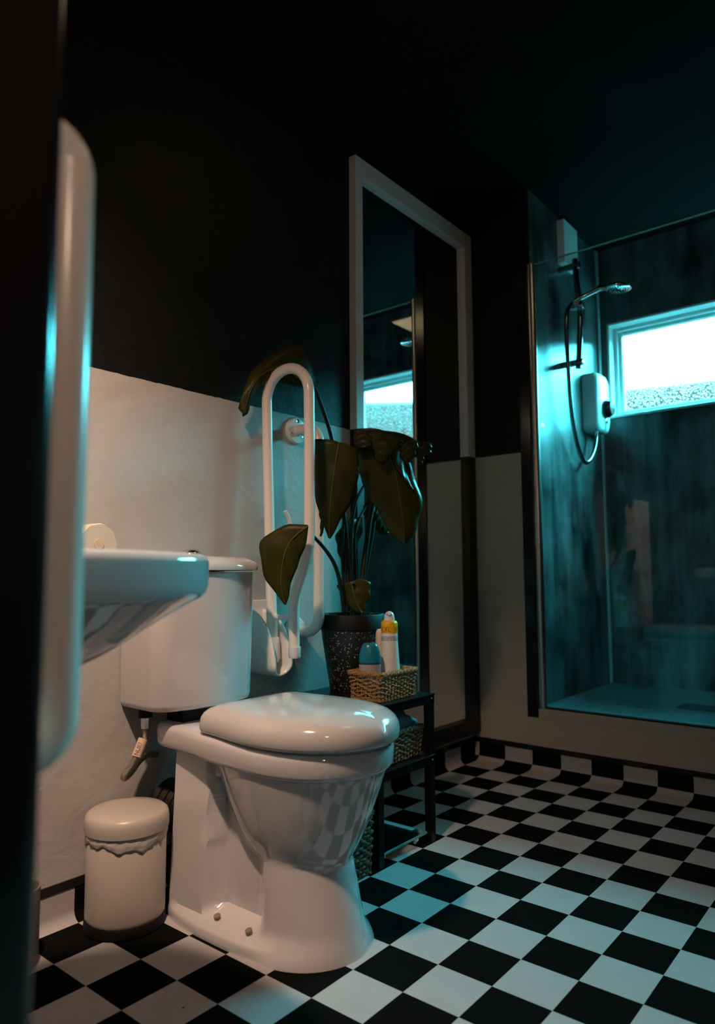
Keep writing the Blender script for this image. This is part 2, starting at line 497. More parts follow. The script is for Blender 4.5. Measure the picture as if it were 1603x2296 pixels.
# fine print on the spray can: rows of ink on white
M_PRINT = mat('small_print', (0.75, 0.70, 0.67), 0.35)
nt, b = nodes_of(M_PRINT)
tc = nt.nodes.new('ShaderNodeTexCoord')
mp = nt.nodes.new('ShaderNodeMapping'); mp.inputs['Scale'].default_value = (110, 4, 1)
nt.links.new(tc.outputs['UV'], mp.inputs['Vector'])
bk = nt.nodes.new('ShaderNodeTexNoise'); bk.inputs['Scale'].default_value = 1.0; bk.inputs['Detail'].default_value = 1
nt.links.new(mp.outputs[0], bk.inputs['Vector'])
sx = nt.nodes.new('ShaderNodeSeparateXYZ'); nt.links.new(tc.outputs['UV'], sx.inputs[0])
ln = nt.nodes.new('ShaderNodeMath'); ln.operation = 'MULTIPLY'; ln.inputs[1].default_value = 36
nt.links.new(sx.outputs[1], ln.inputs[0])
frc = nt.nodes.new('ShaderNodeMath'); frc.operation = 'FRACT'; nt.links.new(ln.outputs[0], frc.inputs[0])
l1 = nt.nodes.new('ShaderNodeMath'); l1.operation = 'GREATER_THAN'; l1.inputs[1].default_value = 0.42
nt.links.new(frc.outputs[0], l1.inputs[0])
l2 = nt.nodes.new('ShaderNodeMath'); l2.operation = 'GREATER_THAN'; l2.inputs[1].default_value = 0.45
nt.links.new(bk.outputs['Fac'], l2.inputs[0])
l3 = nt.nodes.new('ShaderNodeMath'); l3.operation = 'MULTIPLY'
nt.links.new(l1.outputs[0], l3.inputs[0]); nt.links.new(l2.outputs[0], l3.inputs[1])
mx = nt.nodes.new('ShaderNodeMix'); mx.data_type = 'RGBA'
mx.inputs[6].default_value = (0.78, 0.73, 0.70, 1); mx.inputs[7].default_value = (0.10, 0.09, 0.10, 1)
nt.links.new(l3.outputs[0], mx.inputs[0]); nt.links.new(mx.outputs[2], b.inputs['Base Color'])

# ---------------------------------------------------------------- the room
WA = 4.18        # back wall plane (Y)
WB = 7.0         # right wall plane (X)
WC = -13.6       # left wall plane (X)
CEIL = 20.15
FAR = 13.7       # shower back wall
SY = 1.7         # shower side wall
YD = -14.0       # unseen wall opposite the toilet
XH = -24.0       # hall end
JY = -5.21       # end of the left wall at the doorway

f = MB(); f.quad([(XH, YD, 0), (6.70, YD, 0), (6.70, 3.96, 0), (XH, 3.96, 0)])
struct('floor', f, M_FLOOR, 'black and white checkered vinyl floor', 'floor')

c = MB(); c.box((XH, YD, CEIL), (15.6, WA + 0.5, CEIL + 0.5))
struct('ceiling', c, M_CEIL, 'black painted ceiling', 'ceiling')

w = MB(); w.box((XH, WA, 0), (WB + 0.4, WA + 0.6, CEIL))
struct('wall_back', w, M_WALL, 'plaster wall behind the toilet, white below and black above', 'wall')

# right wall: stub next to the mirror, the far piece beyond the shower
w = MB(); w.box((WB, 2.12, 0), (WB + 0.5, WA, CEIL))
w.box((WB, YD, 0), (WB + 0.5, -10.2, CEIL))
struct('wall_right', w, M_BOARD, 'boarded wall between mirror and shower, white below and black above', 'wall')
w = MB(); w.box((WB - 0.06, 1.72, 1.68), (WB + 0.5, 2.12, CEIL), 0.02)
struct('trim_1', w, M_GLOSSBLACK, 'dark upright trim board beside the shower glass', 'trim')
w = MB(); w.box((WB - 0.07, -10.2, 0.78), (WB + 0.5, 2.12, 1.70), 0.015)
w.box((WB - 0.04, -10.2, 1.70), (WB + 0.22, 2.06, 2.0), 0.015)
struct('trim_2', w, M_CURB, 'painted boards boxing in the shower tray front', 'trim')

# covings of vinyl
def cove(axis, pos, r, top, a0, a1):
    """tile floor curving up a wall; s = arc coordinate continuing the floor tiles"""
    mb = MB()
    prof = []
    start = pos - r
    n = 8
    for k in range(n + 1):
        th = k / n * PI / 2
        prof.append((start + r * math.sin(th), r * (1 - math.cos(th)), start + r * th))
    prof.append((pos, top, start + r * PI / 2 + (top - r)))
    rows = []; us = []
    for d, z, s in prof:
        if axis == 'X':
            rows.append([(d, a0, z), (d, a1, z)])
        else:
            rows.append([(a0, d, z), (a1, d, z)])
    def uv(i, j):
        a = (a0, a1)[j]
        return (prof[i][2], a) if axis == 'X' else (a, prof[i][2])
    mb.loft(rows, closed=False, uvs=uv)
    return mb
struct('baseboard_right', cove('X', 6.985, 0.29, 0.62, YD, 4.18), M_COVE, 'checkered vinyl coved up below the shower', 'baseboard', smooth=True)
struct('baseboard_back', cove('Y', 4.165, 0.21, 0.62, WC, 6.98), M_COVE, 'checkered vinyl coved up the back wall', 'baseboard', smooth=True)
s = MB(); s.box((WC, WA - 0.03, 0.61), (7.0, WA + 0.01, 0.77))
struct('trim_3', s, M_GLOSSBLACK, 'black capping strip along the back wall coving', 'trim')
s = MB(); s.box((WB - 0.035, YD, 0.61), (WB + 0.01, 4.16, 0.78))
struct('trim_4', s, M_GLOSSBLACK, 'black capping strip along the coving under the shower', 'trim')

# left wall with doorway: end of wall beside the camera, gloss black with rounded arris
w = MB(); w.box((WC - 1.0, JY + 0.0, 0), (WC + 0.11, WA + 0.1, CEIL), 0.13, 5)
struct('wall_left', w, M_GLOSSBLACK, 'black wall end beside the doorway', 'wall', smooth=True)
w = MB(); w.box((XH - 0.5, YD - 0.5, 0), (15.6, YD, CEIL)); w.box((XH - 0.5, YD, 0), (XH, WA + 0.5, CEIL))
w.box((WC - 1.0, YD, 0), (WC, -10.6, CEIL)); w.box((WC - 1.0, -10.6, 17.2), (WC, JY, CEIL))
struct('wall_front', w, M_BLACK, 'black wall opposite the toilet', 'wall')

# shower recess
w = MB(); w.box((WB + 0.2, SY, 0), (FAR + 1.25, SY + 0.42, CEIL))
struct('wall_shower_side', w, M_PANEL, 'streaked slate coloured shower panel carrying the shower unit', 'wall')
WY0, WY1, WZ0, WZ1 = -7.3, 1.36, 12.86, 16.92
w = MB()
w.box((FAR, WY1, 0), (FAR + 1.25, SY, CEIL)); w.box((FAR, -10.2, 0), (FAR + 1.25, WY0, CEIL))
w.box((FAR, WY0, 0), (FAR + 1.25, WY1, WZ0)); w.box((FAR, WY0, WZ1), (FAR + 1.25, WY1, CEIL))
struct('wall_shower_back', w, M_PANEL, 'streaked slate coloured shower panel under the window', 'wall')
w = MB(); w.box((WB, -9.5, 0), (FAR + 1.25, -10.2, CEIL))
struct('wall_shower_end', w, M_PANEL, 'slate panel at the far end of the shower', 'wall')
w = MB(); w.box((FAR - 0.22, SY - 0.10, 2.05), (FAR - 0.02, SY - 0.01, CEIL), 0.03)
struct('trim_5', w, mat('joint_strip', (0.34, 0.36, 0.36), 0.35), 'vertical joint strip in the shower corner', 'trim')
# window
w = MB()
d0 = FAR - 0.02
w.box((d0, WY1 - 0.10, WZ0), (d0 + 1.2, WY1, WZ1), 0.02); w.box((d0, WY0, WZ1 - 0.10), (d0 + 1.2, WY1, WZ1), 0.02)
w.box((d0 - 0.10, WY0, WZ0), (d0 + 1.2, WY1, WZ0 + 0.10), 0.02); w.box((d0, WY0, WZ0), (d0 + 1.2, WY0 + 0.1, WZ1), 0.02)
wo_ = struct('window_1', w, M_PVC, 'wide high white framed window of frosted glass over the shower', 'window')
def frame_rect(x0, x1, y0, y1, z0, z1, wd, bev=0.03):
    mb = MB()
    mb.box((x0, y0, z0), (x1, y0 + wd, z1), bev); mb.box((x0, y1 - wd, z0), (x1, y1, z1), bev)
    mb.box((x0, y0 + wd, z0), (x1, y1 - wd, z0 + wd), bev); mb.box((x0, y0 + wd, z1 - wd), (x1, y1 - wd, z1), bev)
    return mb
frame_rect(FAR + 0.50, FAR + 0.95, WY0 + 0.1, WY1 - 0.1, WZ0 + 0.1, WZ1 - 0.1, 0.16).build('window_frame', M_PVC, wo_)
frame_rect(FAR + 0.62, FAR + 0.90, WY0 + 0.24, WY1 - 0.24, WZ0 + 0.22, WZ1 - 0.24, 0.17).build('window_sash', M_PVC, wo_)
g = MB(); g.quad([(FAR + 0.80, WY0 + 0.3, WZ0 + 0.3), (FAR + 0.80, WY1 - 0.3, WZ0 + 0.3), (FAR + 0.80, WY1 - 0.3, WZ1 - 0.3), (FAR + 0.80, WY0 + 0.3, WZ1 - 0.3)])
pane = g.build('window_pane', M_OBSC, wo_); pane.data.flip_normals()

# ---------------------------------------------------------------- mirror on the back wall
mr = thing('wall_mirror', (3.8, WA, 0.9), 'tall mirror in the corner, frame white above and black below', 'mirror')
m0x, m1x, m0z, m1z, fw, fd = 0.18, 6.98, 0.95, 19.0, 0.34, 0.26
fr = MB()
fr.box((m0x, WA - fd, m0z), (m0x + fw, WA, m1z), 0.015)
fr.box((m1x - 0.50, WA - fd, m0z), (m1x, WA, m1z), 0.015)
fr.box((m0x + fw, WA - fd, m1z - 0.55), (m1x - 0.50, WA, m1z), 0.015)
fr.box((m0x + fw, WA - fd, m0z), (m1x - 0.50, WA, m0z + 0.5), 0.015)
fr.build('mirror_frame', M_FRAME, mr)
g = MB(); g.box((m0x + fw - 0.05, WA - 0.09, m0z + 0.45), (m1x - 0.45, WA - 0.02, m1z - 0.5))
g.build('mirror_glass', M_MIRROR, mr)

# ---------------------------------------------------------------- shower screen, tray and fittings
sc = thing('shower_screen', (WB + 0.1, -3.0, 2.0), 'clear fixed glass shower screen with a chrome wall profile', 'shower screen')
g = MB(); g.box((WB + 0.08, -10.0, 2.02), (WB + 0.13, 1.60, 17.25)); g.build('glass_panel', M_GLASS, sc)
g = MB(); g.box((WB + 0.078, -10.0, 17.25), (WB + 0.132, 1.60, 17.285)); g.build('glass_edge', M_GLASSEDGE, sc)
g = MB(); ov = [[(WB + 0.08 + 0.13 * math.cos(2 * PI * k / 28), 1.62 + 0.15 * math.sin(2 * PI * k / 28), z) for k in range(28)] for z in (2.0, 17.3)]
g.loft(ov); tag(g.build('wall_profile', mat('satin_chrome', (0.6, 0.58, 0.55), 0.3, metal=1.0), sc, smooth=True), 'chrome upright profile')
g = MB(); g.box((WB + 0.05, -10.0, 1.99), (WB + 0.17, 1.50, 2.04)); g.build('bottom_seal', M_RUBBER, sc)

tr = thing('shower_tray', (10.4, -3.6, 1.5), 'white shower tray raised behind the glass', 'shower tray')
t_ = MB()
def rr(x0, x1, y0, y1, z, r, n=5):
    out = []
    for cx, cy, a in ((x1 - r, y1 - r, 0), (x0 + r, y1 - r, 90), (x0 + r, y0 + r, 180), (x1 - r, y0 + r, 270)):
        for k in range(n + 1):
            t = math.radians(a + 90 * k / n); out.append((cx + r * math.cos(t), cy + r * math.sin(t), z))
    return out
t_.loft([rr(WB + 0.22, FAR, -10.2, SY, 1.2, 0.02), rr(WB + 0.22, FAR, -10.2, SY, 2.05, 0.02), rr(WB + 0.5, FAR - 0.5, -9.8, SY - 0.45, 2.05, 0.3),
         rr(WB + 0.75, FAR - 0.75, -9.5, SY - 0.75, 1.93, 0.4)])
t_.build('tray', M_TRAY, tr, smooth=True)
d_ = MB(); d_.box((10.15, -3.9, 1.93), (11.1, -1.72, 1.975), 0.02); d_.build('drain_cover', M_RUBBER, tr)
d_ = MB()
for q in range(4): d_.box((9.55 + 0.02 * q, -0.62 - 0.11 * q, 1.93), (9.63 + 0.02 * q, -0.69 - 0.11 * q, 1.938))
d_.build('moulded_mark', M_RUBBER, tr)

bx = MB(); bx.box((9.62, 1.40, 18.25), (10.92, SY, CEIL - 0.2), 0.02)
tag(bx.build('pipe_box', M_WHITEPAINT), 'pale rectangular box fixed high on the shower wall under the ceiling', 'box')

# riser rail
rl = thing('shower_riser_rail', (9.7, SY, 14.2), 'black shower riser rail with two wall brackets', 'shower rail')
RXX, RYY = 9.7, 1.06
for z in (14.28, 18.0):
    q = MB(); q.cyl((RXX, SY, z), (RXX, RYY - 0.16, z), 0.125, 20); q.build('wall_bracket', M_DARKCHROME, rl, smooth=True)
    q = MB(); q.lathe([(0.125, 0), (0.125, 0.03), (0.08, 0.05)], (RXX, RYY - 0.16, z), 20, (0, -1, 0)); q.build('end_cap', M_CHROME, rl, smooth=True)
q = MB(); q.tube(catmull([(RXX, RYY, 14.05), (RXX, RYY - 0.10, 15.2), (RXX, RYY - 0.14, 16.2), (RXX, RYY - 0.06, 17.2), (RXX, RYY, 18.25)], 8), 0.105, 16)
q.build('rail_tube', M_DARKCHROME, rl, smooth=True)
q = MB(); q.box((RXX - 0.16, RYY - 0.28, 16.30), (RXX + 0.16, RYY + 0.16, 16.50), 0.05); q.cyl((RXX - 0.1, RYY - 0.1, 16.4), (RXX - 0.45, RYY - 0.32, 16.15), 0.09); q.build('slider', M_CHROME, rl, smooth=True)

hs = thing('hand_shower', (9.6, 0.9, 16.4), 'chrome hand shower tilted out from its rail holder', 'shower head')
q = MB(); q.tube(catmull([(9.52, 1.12, 16.52), (9.62, 0.85, 16.68), (9.72, 0.5, 16.82), (9.78, 0.2, 16.92), (9.8, -0.05, 16.90)], 8), lambda t: 0.085 + 0.03 * t, 14)
q.build('handle', M_CHROME, hs, smooth=True)
q = MB(); q.lathe([(0.03, 0.14), (0.22, 0.13), (0.42, 0.06), (0.47, 0.0), (0.46, -0.05), (0.40, -0.08), (0.0, -0.085)], (9.8, -0.48, 16.78), 32, (0.0, -0.10, 1.0))
q.build('spray_head', M_CHROME, hs, smooth=True)
q = MB()
for i in range(5):
    for k in range(6 * i if i else 1):
        a = 2 * PI * k / max(6 * i, 1)
        q.cyl((9.8 + 0.085 * i * math.cos(a), -0.48 + 0.085 * i * math.sin(a), 16.70), (9.8 + 0.085 * i * math.cos(a), -0.48 + 0.085 * i * math.sin(a), 16.66), 0.018, 6)
q.build('nozzles', M_RUBBER, hs)
q = MB(); q.tube(catmull([(9.52, 1.14, 16.5), (9.30, 1.26, 16.1), (9.30, 1.30, 15.1), (9.36, 1.30, 14.0), (9.55, 1.32, 12.6), (9.95, 1.34, 11.5), (10.45, 1.34, 10.85),
                           (10.85, 1.34, 10.68), (11.3, 1.34, 10.86), (11.75, 1.34, 11.3), (11.98, 1.34, 11.75), (12.02, 1.34, 12.0)], 10), 0.08, 14)
hose_o = q.build('shower_hose', M_DARKCHROME, None, smooth=True)
tag(hose_o, 'dark ribbed shower hose looping below the shower unit', 'hose')

# electric shower
es = thing('electric_shower', (12.4, SY, 12.1), 'white electric shower box with a round dial beside the window', 'electric shower')
q = MB()
X0, X1, Z0, Z1 = 11.65, 13.12, 12.05, 14.45
def rrx(x0, x1, z0, z1, y, r, n=6):
    return [(a, y, c_) for a, c_, _ in rr(x0, x1, z0, z1, 0, r, n)]
q.loft([rrx(X0, X1, Z0, Z1, SY, 0.30), rrx(X0, X1, Z0, Z1, SY - 0.40, 0.34), rrx(X0 + 0.05, X1 - 0.05, Z0 + 0.05, Z1 - 0.05, SY - 0.53, 0.36), rrx(X0 + 0.18, X1 - 0.18, Z0 + 0.18, Z1 - 0.18, SY - 0.60, 0.36)])
q.build('casing', mat('shower_casing', (0.46, 0.48, 0.48), 0.3), es, smooth=True, angle=60)
q = MB(); q.lathe([(0.36, 0), (0.36, 0.10), (0.30, 0.22), (0.28, 0.30), (0.0, 0.31)], (12.5, SY - 0.59, 13.02), 28, (0, -1, 0)); q.build('dial', M_DIAL, es, smooth=True)
q = MB(); q.lathe([(0.10, 0), (0.10, 0.05), (0.0, 0.07)], (12.5, SY - 0.59, 12.52), 16, (0, -1, 0)); q.build('push_button', M_CHROME, es, smooth=True)
q = MB()
for z in (12.28, 12.36): q.lathe([(0.055, 0), (0.035, 0), (0.035, 0.012), (0.055, 0.012)], (12.45, SY - 0.60, z), 12, (0, -1, 0), False, False)
q.box((12.40, SY - 0.612, 12.2), (12.52, SY - 0.60, 12.22)); q.build('printed_mark', M_INK, es)
q = MB(); q.cyl((12.02, 1.34, 12.1), (12.02, 1.34, 11.8), 0.085); q.build('hose_outlet', M_CHROME, es, smooth=True)

# ---------------------------------------------------------------- lamps
WL = WC + 0.11
wl = thing('wall_light', (WL, -1.86, 16.1), 'small warm wall light with two short tubes above the basin', 'light')
q = MB(); q.box((WL, -2.5, 15.95), (WL + 0.12, -1.25, 16.35), 0.03); q.build('light_base', M_WHITEPAINT, wl)
for dx in (0.26, 0.52):
    q = MB(); q.cyl((WL + dx, -2.37, 16.12), (WL + dx, -1.36, 16.12), 0.09, 16); q.build('light_tube', emit('warm_tube', LAMP_COLOR, LAMP_STRENGTH), wl, smooth=True)
    for y in (-2.40, -1.36):
        q = MB(); q.box((WL + 0.1, y, 16.06), (WL + dx + 0.04, y + 0.03, 16.18)); q.build('tube_holder', M_WHITEPAINT, wl)
lb = bpy.data.lights.new('wall_light_beam', 'AREA'); lb.shape = 'RECTANGLE'; lb.size = 0.5 * T; lb.size_y = 1.0 * T
lb.energy = LAMP_WATTS; lb.color = LAMP_COLOR; lb.spread = math.radians(112)
lo_ = bpy.data.objects.new('wall_light_beam', lb); lo_.location = Vector((WL + 0.45, -1.80, 15.90)) * T; lo_.rotation_euler = Vector((0.10, 0.42, -0.90)).to_track_quat('-Z', 'Y').to_euler(); COL.objects.link(lo_)
cl = thing('ceiling_light', (-1.75, -3.92, CEIL), 'flush warm ceiling light panel', 'light')
q = MB(); q.box((-3.3, -5.05, CEIL - 0.12), (-0.2, -2.8, CEIL), 0.03); q.build('light_frame', M_WHITEPAINT, cl)
q = MB(); q.box((-3.2, -4.95, CEIL - 0.15), (-0.3, -2.9, CEIL - 0.11)); q.build('diffuser', emit('warm_panel', (1, 0.74, 0.42), CEIL_LAMP_STRENGTH), cl)

hl = thing('hall_fill_light', (-15.1, -9.7, CEIL), 'added warm fill globe hung out of view in the hall doorway', 'light')  # added fill lamp, out of view, hung here to light the foreground grab rail
q = MB(); q.lathe([(0.35, 0), (0.35, 0.2), (0.1, 0.25), (0.04, 0.4), (0.03, 8.85)], (-15.1, -9.7, CEIL), 24, (0, 0, -1)); q.build('fill_lamp_cord', M_WHITEPAINT, hl, smooth=True)
q = MB(); q.lathe([(0.35 * math.sin(PI * k / 16), -0.35 * math.cos(PI * k / 16)) for k in range(17)], (-15.1, -9.7, 11.0), 24); q.build('globe', emit('hall_fill_globe', LAMP_COLOR, HALL_FILL_STRENGTH), hl, smooth=True)

# ---------------------------------------------------------------- toilet
TX = -5.68
tl = thing('toilet', (TX, 1.2, 0), 'white close coupled toilet with its lid closed', 'toilet')
# pan: horizontal rings; half width as maximum of bowl, front column, rear block and foot flange
NY = 44
def pan_ring(z, zt):
    t = z / 3.05
    # front column: narrow at the back, flaring to the front foot
    lo_f = max(0.0, (1.6 - z) / 1.6)
    a_c = 0.84 + 0.12 * lo_f + 0.22 * (1 - sm(0.0, 0.45, z))
    b_c = 0.86 + 0.36 * lo_f ** 1.2
    b_k = 0.62
    yc = 0.40 - 0.06 * lo_f
    # bowl
    if z > 1.38:
        u = min(1.0, (z - 1.38) / 1.75)
        a_b = 0.62 + 0.70 * u ** 0.52; bf = 0.84 + 0.80 * u ** 0.72; bb = 0.72 + 1.22 * u ** 0.55; yb0 = 0.42
    else:
        a_b = bf = bb = 0; yb0 = 0.42
    yf = min(yc - b_c, (yb0 - bf) if a_b else 9)
    yb = 3.0
    pts = []
    for i in range(NY + 1):
        s_ = i / NY
        y = yf + (yb - yf) * (1 - math.cos(s_ * PI)) / 2
        w_ = 0.0
        e = 1 - ((y - yc) / (b_c if y < yc else b_k)) ** 2
        if e > 0: w_ = max(w_, a_c * math.sqrt(e))
        if a_b:
            bq = bf if y < yb0 else bb
            e = 1 - (abs(y - yb0) / bq) ** 2.2
            if e > 0: w_ = max(w_, a_b * e ** 0.5)
        if y > yc: w_ = max(w_, 0.60 * sm(yc - 0.1, yc + 0.25, y))           # recessed side panel
        rear = (1.05 - 0.045 * z) * sm(1.74, 1.98, y)
        w_ = max(w_, rear)
        fl = (1 - sm(0.16, 0.42, z))
        if fl > 0:
            e = 1 - (abs(y - 1.5) / 2.2) ** 3.4 if y > 1.5 else 1 - (abs(y - 1.5) / (1.5 - yf + 0.001)) ** 2.6
            if e > 0: w_ = max(w_, (0.60 + (1.25 - 0.60) * fl) * e ** 0.5)
        if i == NY: w_ = min(w_, 0.94)
        pts.append((y, max(w_, 0.0)))
    L = [(TX - w_, y, z) for y, w_ in pts]
    Rr = [(TX + w_, y, z) for y, w_ in reversed(pts[1:])]
    return L + Rr
zs = [0, 0.04, 0.14, 0.2, 0.26, 0.32, 0.40, 0.48, 0.6, 0.8, 1.0, 1.2, 1.3, 1.36, 1.42, 1.5, 1.6, 1.75, 1.9, 2.1, 2.3, 2.5, 2.7, 2.9, 3.08, 3.16]
q = MB(); q.loft([pan_ring(z, 0) for z in zs])
q.build('pan', M_CERAMIC, tl, smooth=True, angle=50)
# rim slab with rear shelf
def egg(z, hw, yf, ymid, yb, hwb, n=44, pw=2.2, backr=0.35):
    pts = []
    for i in range(n + 1):
        s_ = i / n
        y = yf + (yb - yf) * (1 - math.cos(s_ * PI)) / 2
        if y < ymid:
            e = 1 - (abs(y - ymid) / (ymid - yf)) ** pw
            w_ = hw * max(e, 0) ** 0.5
        else:
            w_ = lerp(hw, hwb, sm(ymid, yb, y))
        dback = yb - y
        if dback < backr: w_ = w_ - backr + math.sqrt(max(backr ** 2 - (backr - dback) ** 2, 0))
        pts.append((y, w_))
    return [(TX - w_, y, z) for y, w_ in pts] + [(TX + w_, y, z) for y, w_ in reversed(pts)]
q = MB()
q.loft([egg(3.06, 1.29, -1.22, 0.34, 3.62, 1.00), egg(3.10, 1.35, -1.29, 0.34, 3.66, 1.04), egg(3.16, 1.375, -1.32, 0.34, 3.68, 1.06), egg(3.40, 1.39, -1.33, 0.34, 3.68, 1.08), egg(3.49, 1.365, -1.30, 0.34, 3.66, 1.06), egg(3.53, 1.30, -1.24, 0.34, 3.62, 1.01)])
q.build('pan_rim', M_CERAMIC, tl, smooth=True, angle=60)
for y in (1.62, 0.78):
    q = MB(); q.lathe([(0.062, -0.02), (0.062, 0.012), (0.0, 0.014)], (TX - 1.0, y, 0.335), 14, (-0.35, 0, 1)); q.build('bolt_hole', mat('bolt_cap_brown', (0.22, 0.17, 0.14), 0.5), tl, smooth=True)  # small brown discs at the foot bolts
# lid
def lidring(z, k, back=2.04):
    return egg(z, 1.44 - k, -1.45 + k, 0.30, back - k * 0.9, 1.24 - k * 0.8, backr=0.22)
q = MB()
q.loft([lidring(3.555, 0.10), lidring(3.57, 0.03), lidring(3.62, 0.0), lidring(3.74, 0.0), lidring(3.84, 0.02), lidring(3.92, 0.07), lidring(3.985, 0.15), lidring(4.035, 0.27), lidring(4.075, 0.45), lidring(4.105, 0.68), lidring(4.12, 0.95), lidring(4.125, 1.15)])
q.build('lid', M_SEAT, tl, smooth=True, angle=70)
q = MB()
q.loft([lidring(3.51, 0.14, 1.95), lidring(3.56, 0.14, 1.95)]); q.build('seat', M_SEAT, tl, smooth=True)
for sx_ in (-0.5, 0.5):
    q = MB(); q.cyl((TX + sx_ - 0.14, 2.1, 3.60), (TX + sx_ + 0.14, 2.1, 3.60), 0.07); q.build('hinge', M_CHROME, tl, smooth=True)
# cistern
CX = -5.91
def cis(z, hw, yf, yb, bow, r=0.42, n=10):
    pts = []
    # front edge bowed, rounded front corners
    for k in range(9):
        a = PI / 2 * k / 8
        pts.append((CX - hw + r - r * math.cos(a), yf + bow + r - r * math.sin(a), z))
    for k in range(1, n):
        x = lerp(-hw + r, hw - r, k / n)
        pts.append((CX + x, yf + bow * (x / (hw - r)) ** 2, z))
    for k in range(9):
        a = PI / 2 * k / 8
        pts.append((CX + hw - r + r * math.sin(a), yf + bow + r - r * math.cos(a), z))
    pts.append((CX + hw - 0.02, yb, z)); pts.append((CX - hw + 0.02, yb, z))
    return pts
q = MB()
q.loft([cis(3.80, 1.15, 2.72, 4.10, 0.14), cis(3.84, 1.22, 2.62, 4.12, 0.16), cis(3.94, 1.25, 2.60, 4.14, 0.16), cis(6.40, 1.28, 2.56, 4.14, 0.16), cis(6.52, 1.28, 2.56, 4.14, 0.16)])
q.build('cistern', M_CERAMIC, tl, smooth=True, angle=55)
q = MB()
q.loft([cis(6.545, 1.28, 2.56, 4.15, 0.16), cis(6.56, 1.345, 2.48, 4.16, 0.16), cis(6.64, 1.355, 2.47, 4.16, 0.16), cis(6.74, 1.30, 2.53, 4.15, 0.16, 0.40), cis(6.82, 1.18, 2.67, 4.10, 0.16, 0.36), cis(6.86, 1.0, 2.9, 4.0, 0.14, 0.3)])
q.build('cistern_lid', M_CERAMIC, tl, smooth=True, angle=60)
q = MB(); q.lathe([(0.24, 0), (0.23, 0.06), (0.18, 0.12), (0.10, 0.15), (0, 0.16)], (CX - 0.15, 3.35, 6.85), 28); q.build('flush_button', M_CHROME, tl, smooth=True)
q = MB(); q.box((CX - 0.55, 3.0, 3.51), (CX + 0.55, 3.55, 3.82), 0.03); q.build('gasket', M_RUBBER, tl)

# waste pipe behind the pan
q = MB(); prof = []
for k in range(15): prof.append((0.46 + 0.05 * (k % 2), 0.10 * k))
q.lathe(prof[:8], (TX - 0.20, 3.46, 1.6), 28, (-0.05, 0.6, 0.05))
tag(q.build('waste_pipe', M_RUBBER, smooth=True, angle=20), 'black ribbed waste pipe behind the toilet', 'pipe')

# water hose with paper tag
wh = thing('water_hose', (-6.85, 3.7, 3.9), 'braided steel water hose hanging under the cistern', 'hose')
q = MB(); q.cyl((-6.85, 3.7, 3.84), (-6.85, 3.7, 3.62), 0.14, 20); q.build('plastic_nut', M_RUBBER, wh, smooth=True)
q = MB(); q.cyl((-6.85, 3.7, 3.62), (-6.85, 3.7, 3.40), 0.085, 6); q.build('hex_nut', M_CHROME, wh)
q = MB(); q.tube(catmull([(-6.85, 3.7, 3.45), (-6.84, 3.7, 3.28), (-6.90, 3.7, 3.10), (-7.02, 3.7, 2.92), (-7.18, 3.7, 2.70), (-7.30, 3.71, 2.56), (-7.24, 3.76, 2.50), (-7.05, 3.84, 2.56), (-6.80, 3.93, 2.72), (-6.55, 4.0, 2.78), (-6.35, 4.08, 2.72), (-6.25, 4.16, 2.70)], 10), 0.058, 14)
q.build('braided_tube', M_BRAID, wh, smooth=True)
ta = Vector((-6.885, 3.7, 3.20)); tb = Vector((-7.04, 3.7, 2.88))
q = MB(); q.cyl(ta, tb, 0.097, 24); tg = q.build('paper_sleeve', M_TAGPAPER, wh, smooth=True)

def text_mesh(body, size, wrap_r=None, squash=1.0):
    cu = bpy.data.curves.new('lettering', 'FONT'); cu.body = body; cu.size = size; cu.align_x = 'LEFT'
    ob = bpy.data.objects.new('lettering_tmp', cu); COL.objects.link(ob)
    bpy.context.view_layer.update()
    dg = bpy.context.evaluated_depsgraph_get()
    me = bpy.data.meshes.new_from_object(ob.evaluated_get(dg))
    bpy.data.objects.remove(ob, do_unlink=True)
    bm = bmesh.new(); bm.from_mesh(me); bpy.data.meshes.remove(me)
    bmesh.ops.triangulate(bm, faces=bm.faces[:])
    for _ in range(2):
        bmesh.ops.subdivide_edges(bm, edges=[e for e in bm.edges if e.calc_length() > size * 0.12], cuts=1)
    bmesh.ops.triangulate(bm, faces=bm.faces[:])
    return bm
def text_on_cylinder(name, body, size, base, axis, r, start_dir, material, parent, h0, flip=1, sxx=1.0):
    """letters run round the axis (angle grows with x), height along the axis"""
    bm = text_mesh(body, size)
    ax = Vector(axis).normalized(); u = Vector(start_dir); u = (u - ax * u.dot(ax)).normalized(); v = ax.cross(u)
    mb = MB(); mb.bm.free(); mb.bm = bm
    for vv in bm.verts:
        a = vv.co.x * sxx / r; h = vv.co.y
        vv.co = Vector(base) + ax * (h0 + h) + (u * math.cos(a) + v * math.sin(a)) * r
    return mb.build(name, material, parent)
# letters on the sleeve: read along its length
bm = text_mesh('NUII7', 0.125)
axs = (ta - tb).normalized(); u0 = Vector((-0.66, -0.75, 0)); u0 = (u0 - axs * u0.dot(axs)).normalized(); v0 = axs.cross(u0)
for vv in bm.verts:
    a = vv.co.y / 0.098 - 0.25; h = vv.co.x * 0.80 + 0.02
    vv.co = tb + axs * h + (u0 * math.cos(a) - v0 * math.sin(a)) * 0.0985
mb = MB(); mb.bm.free(); mb.bm = bm
mb.build('sleeve_lettering', M_INK, tg)

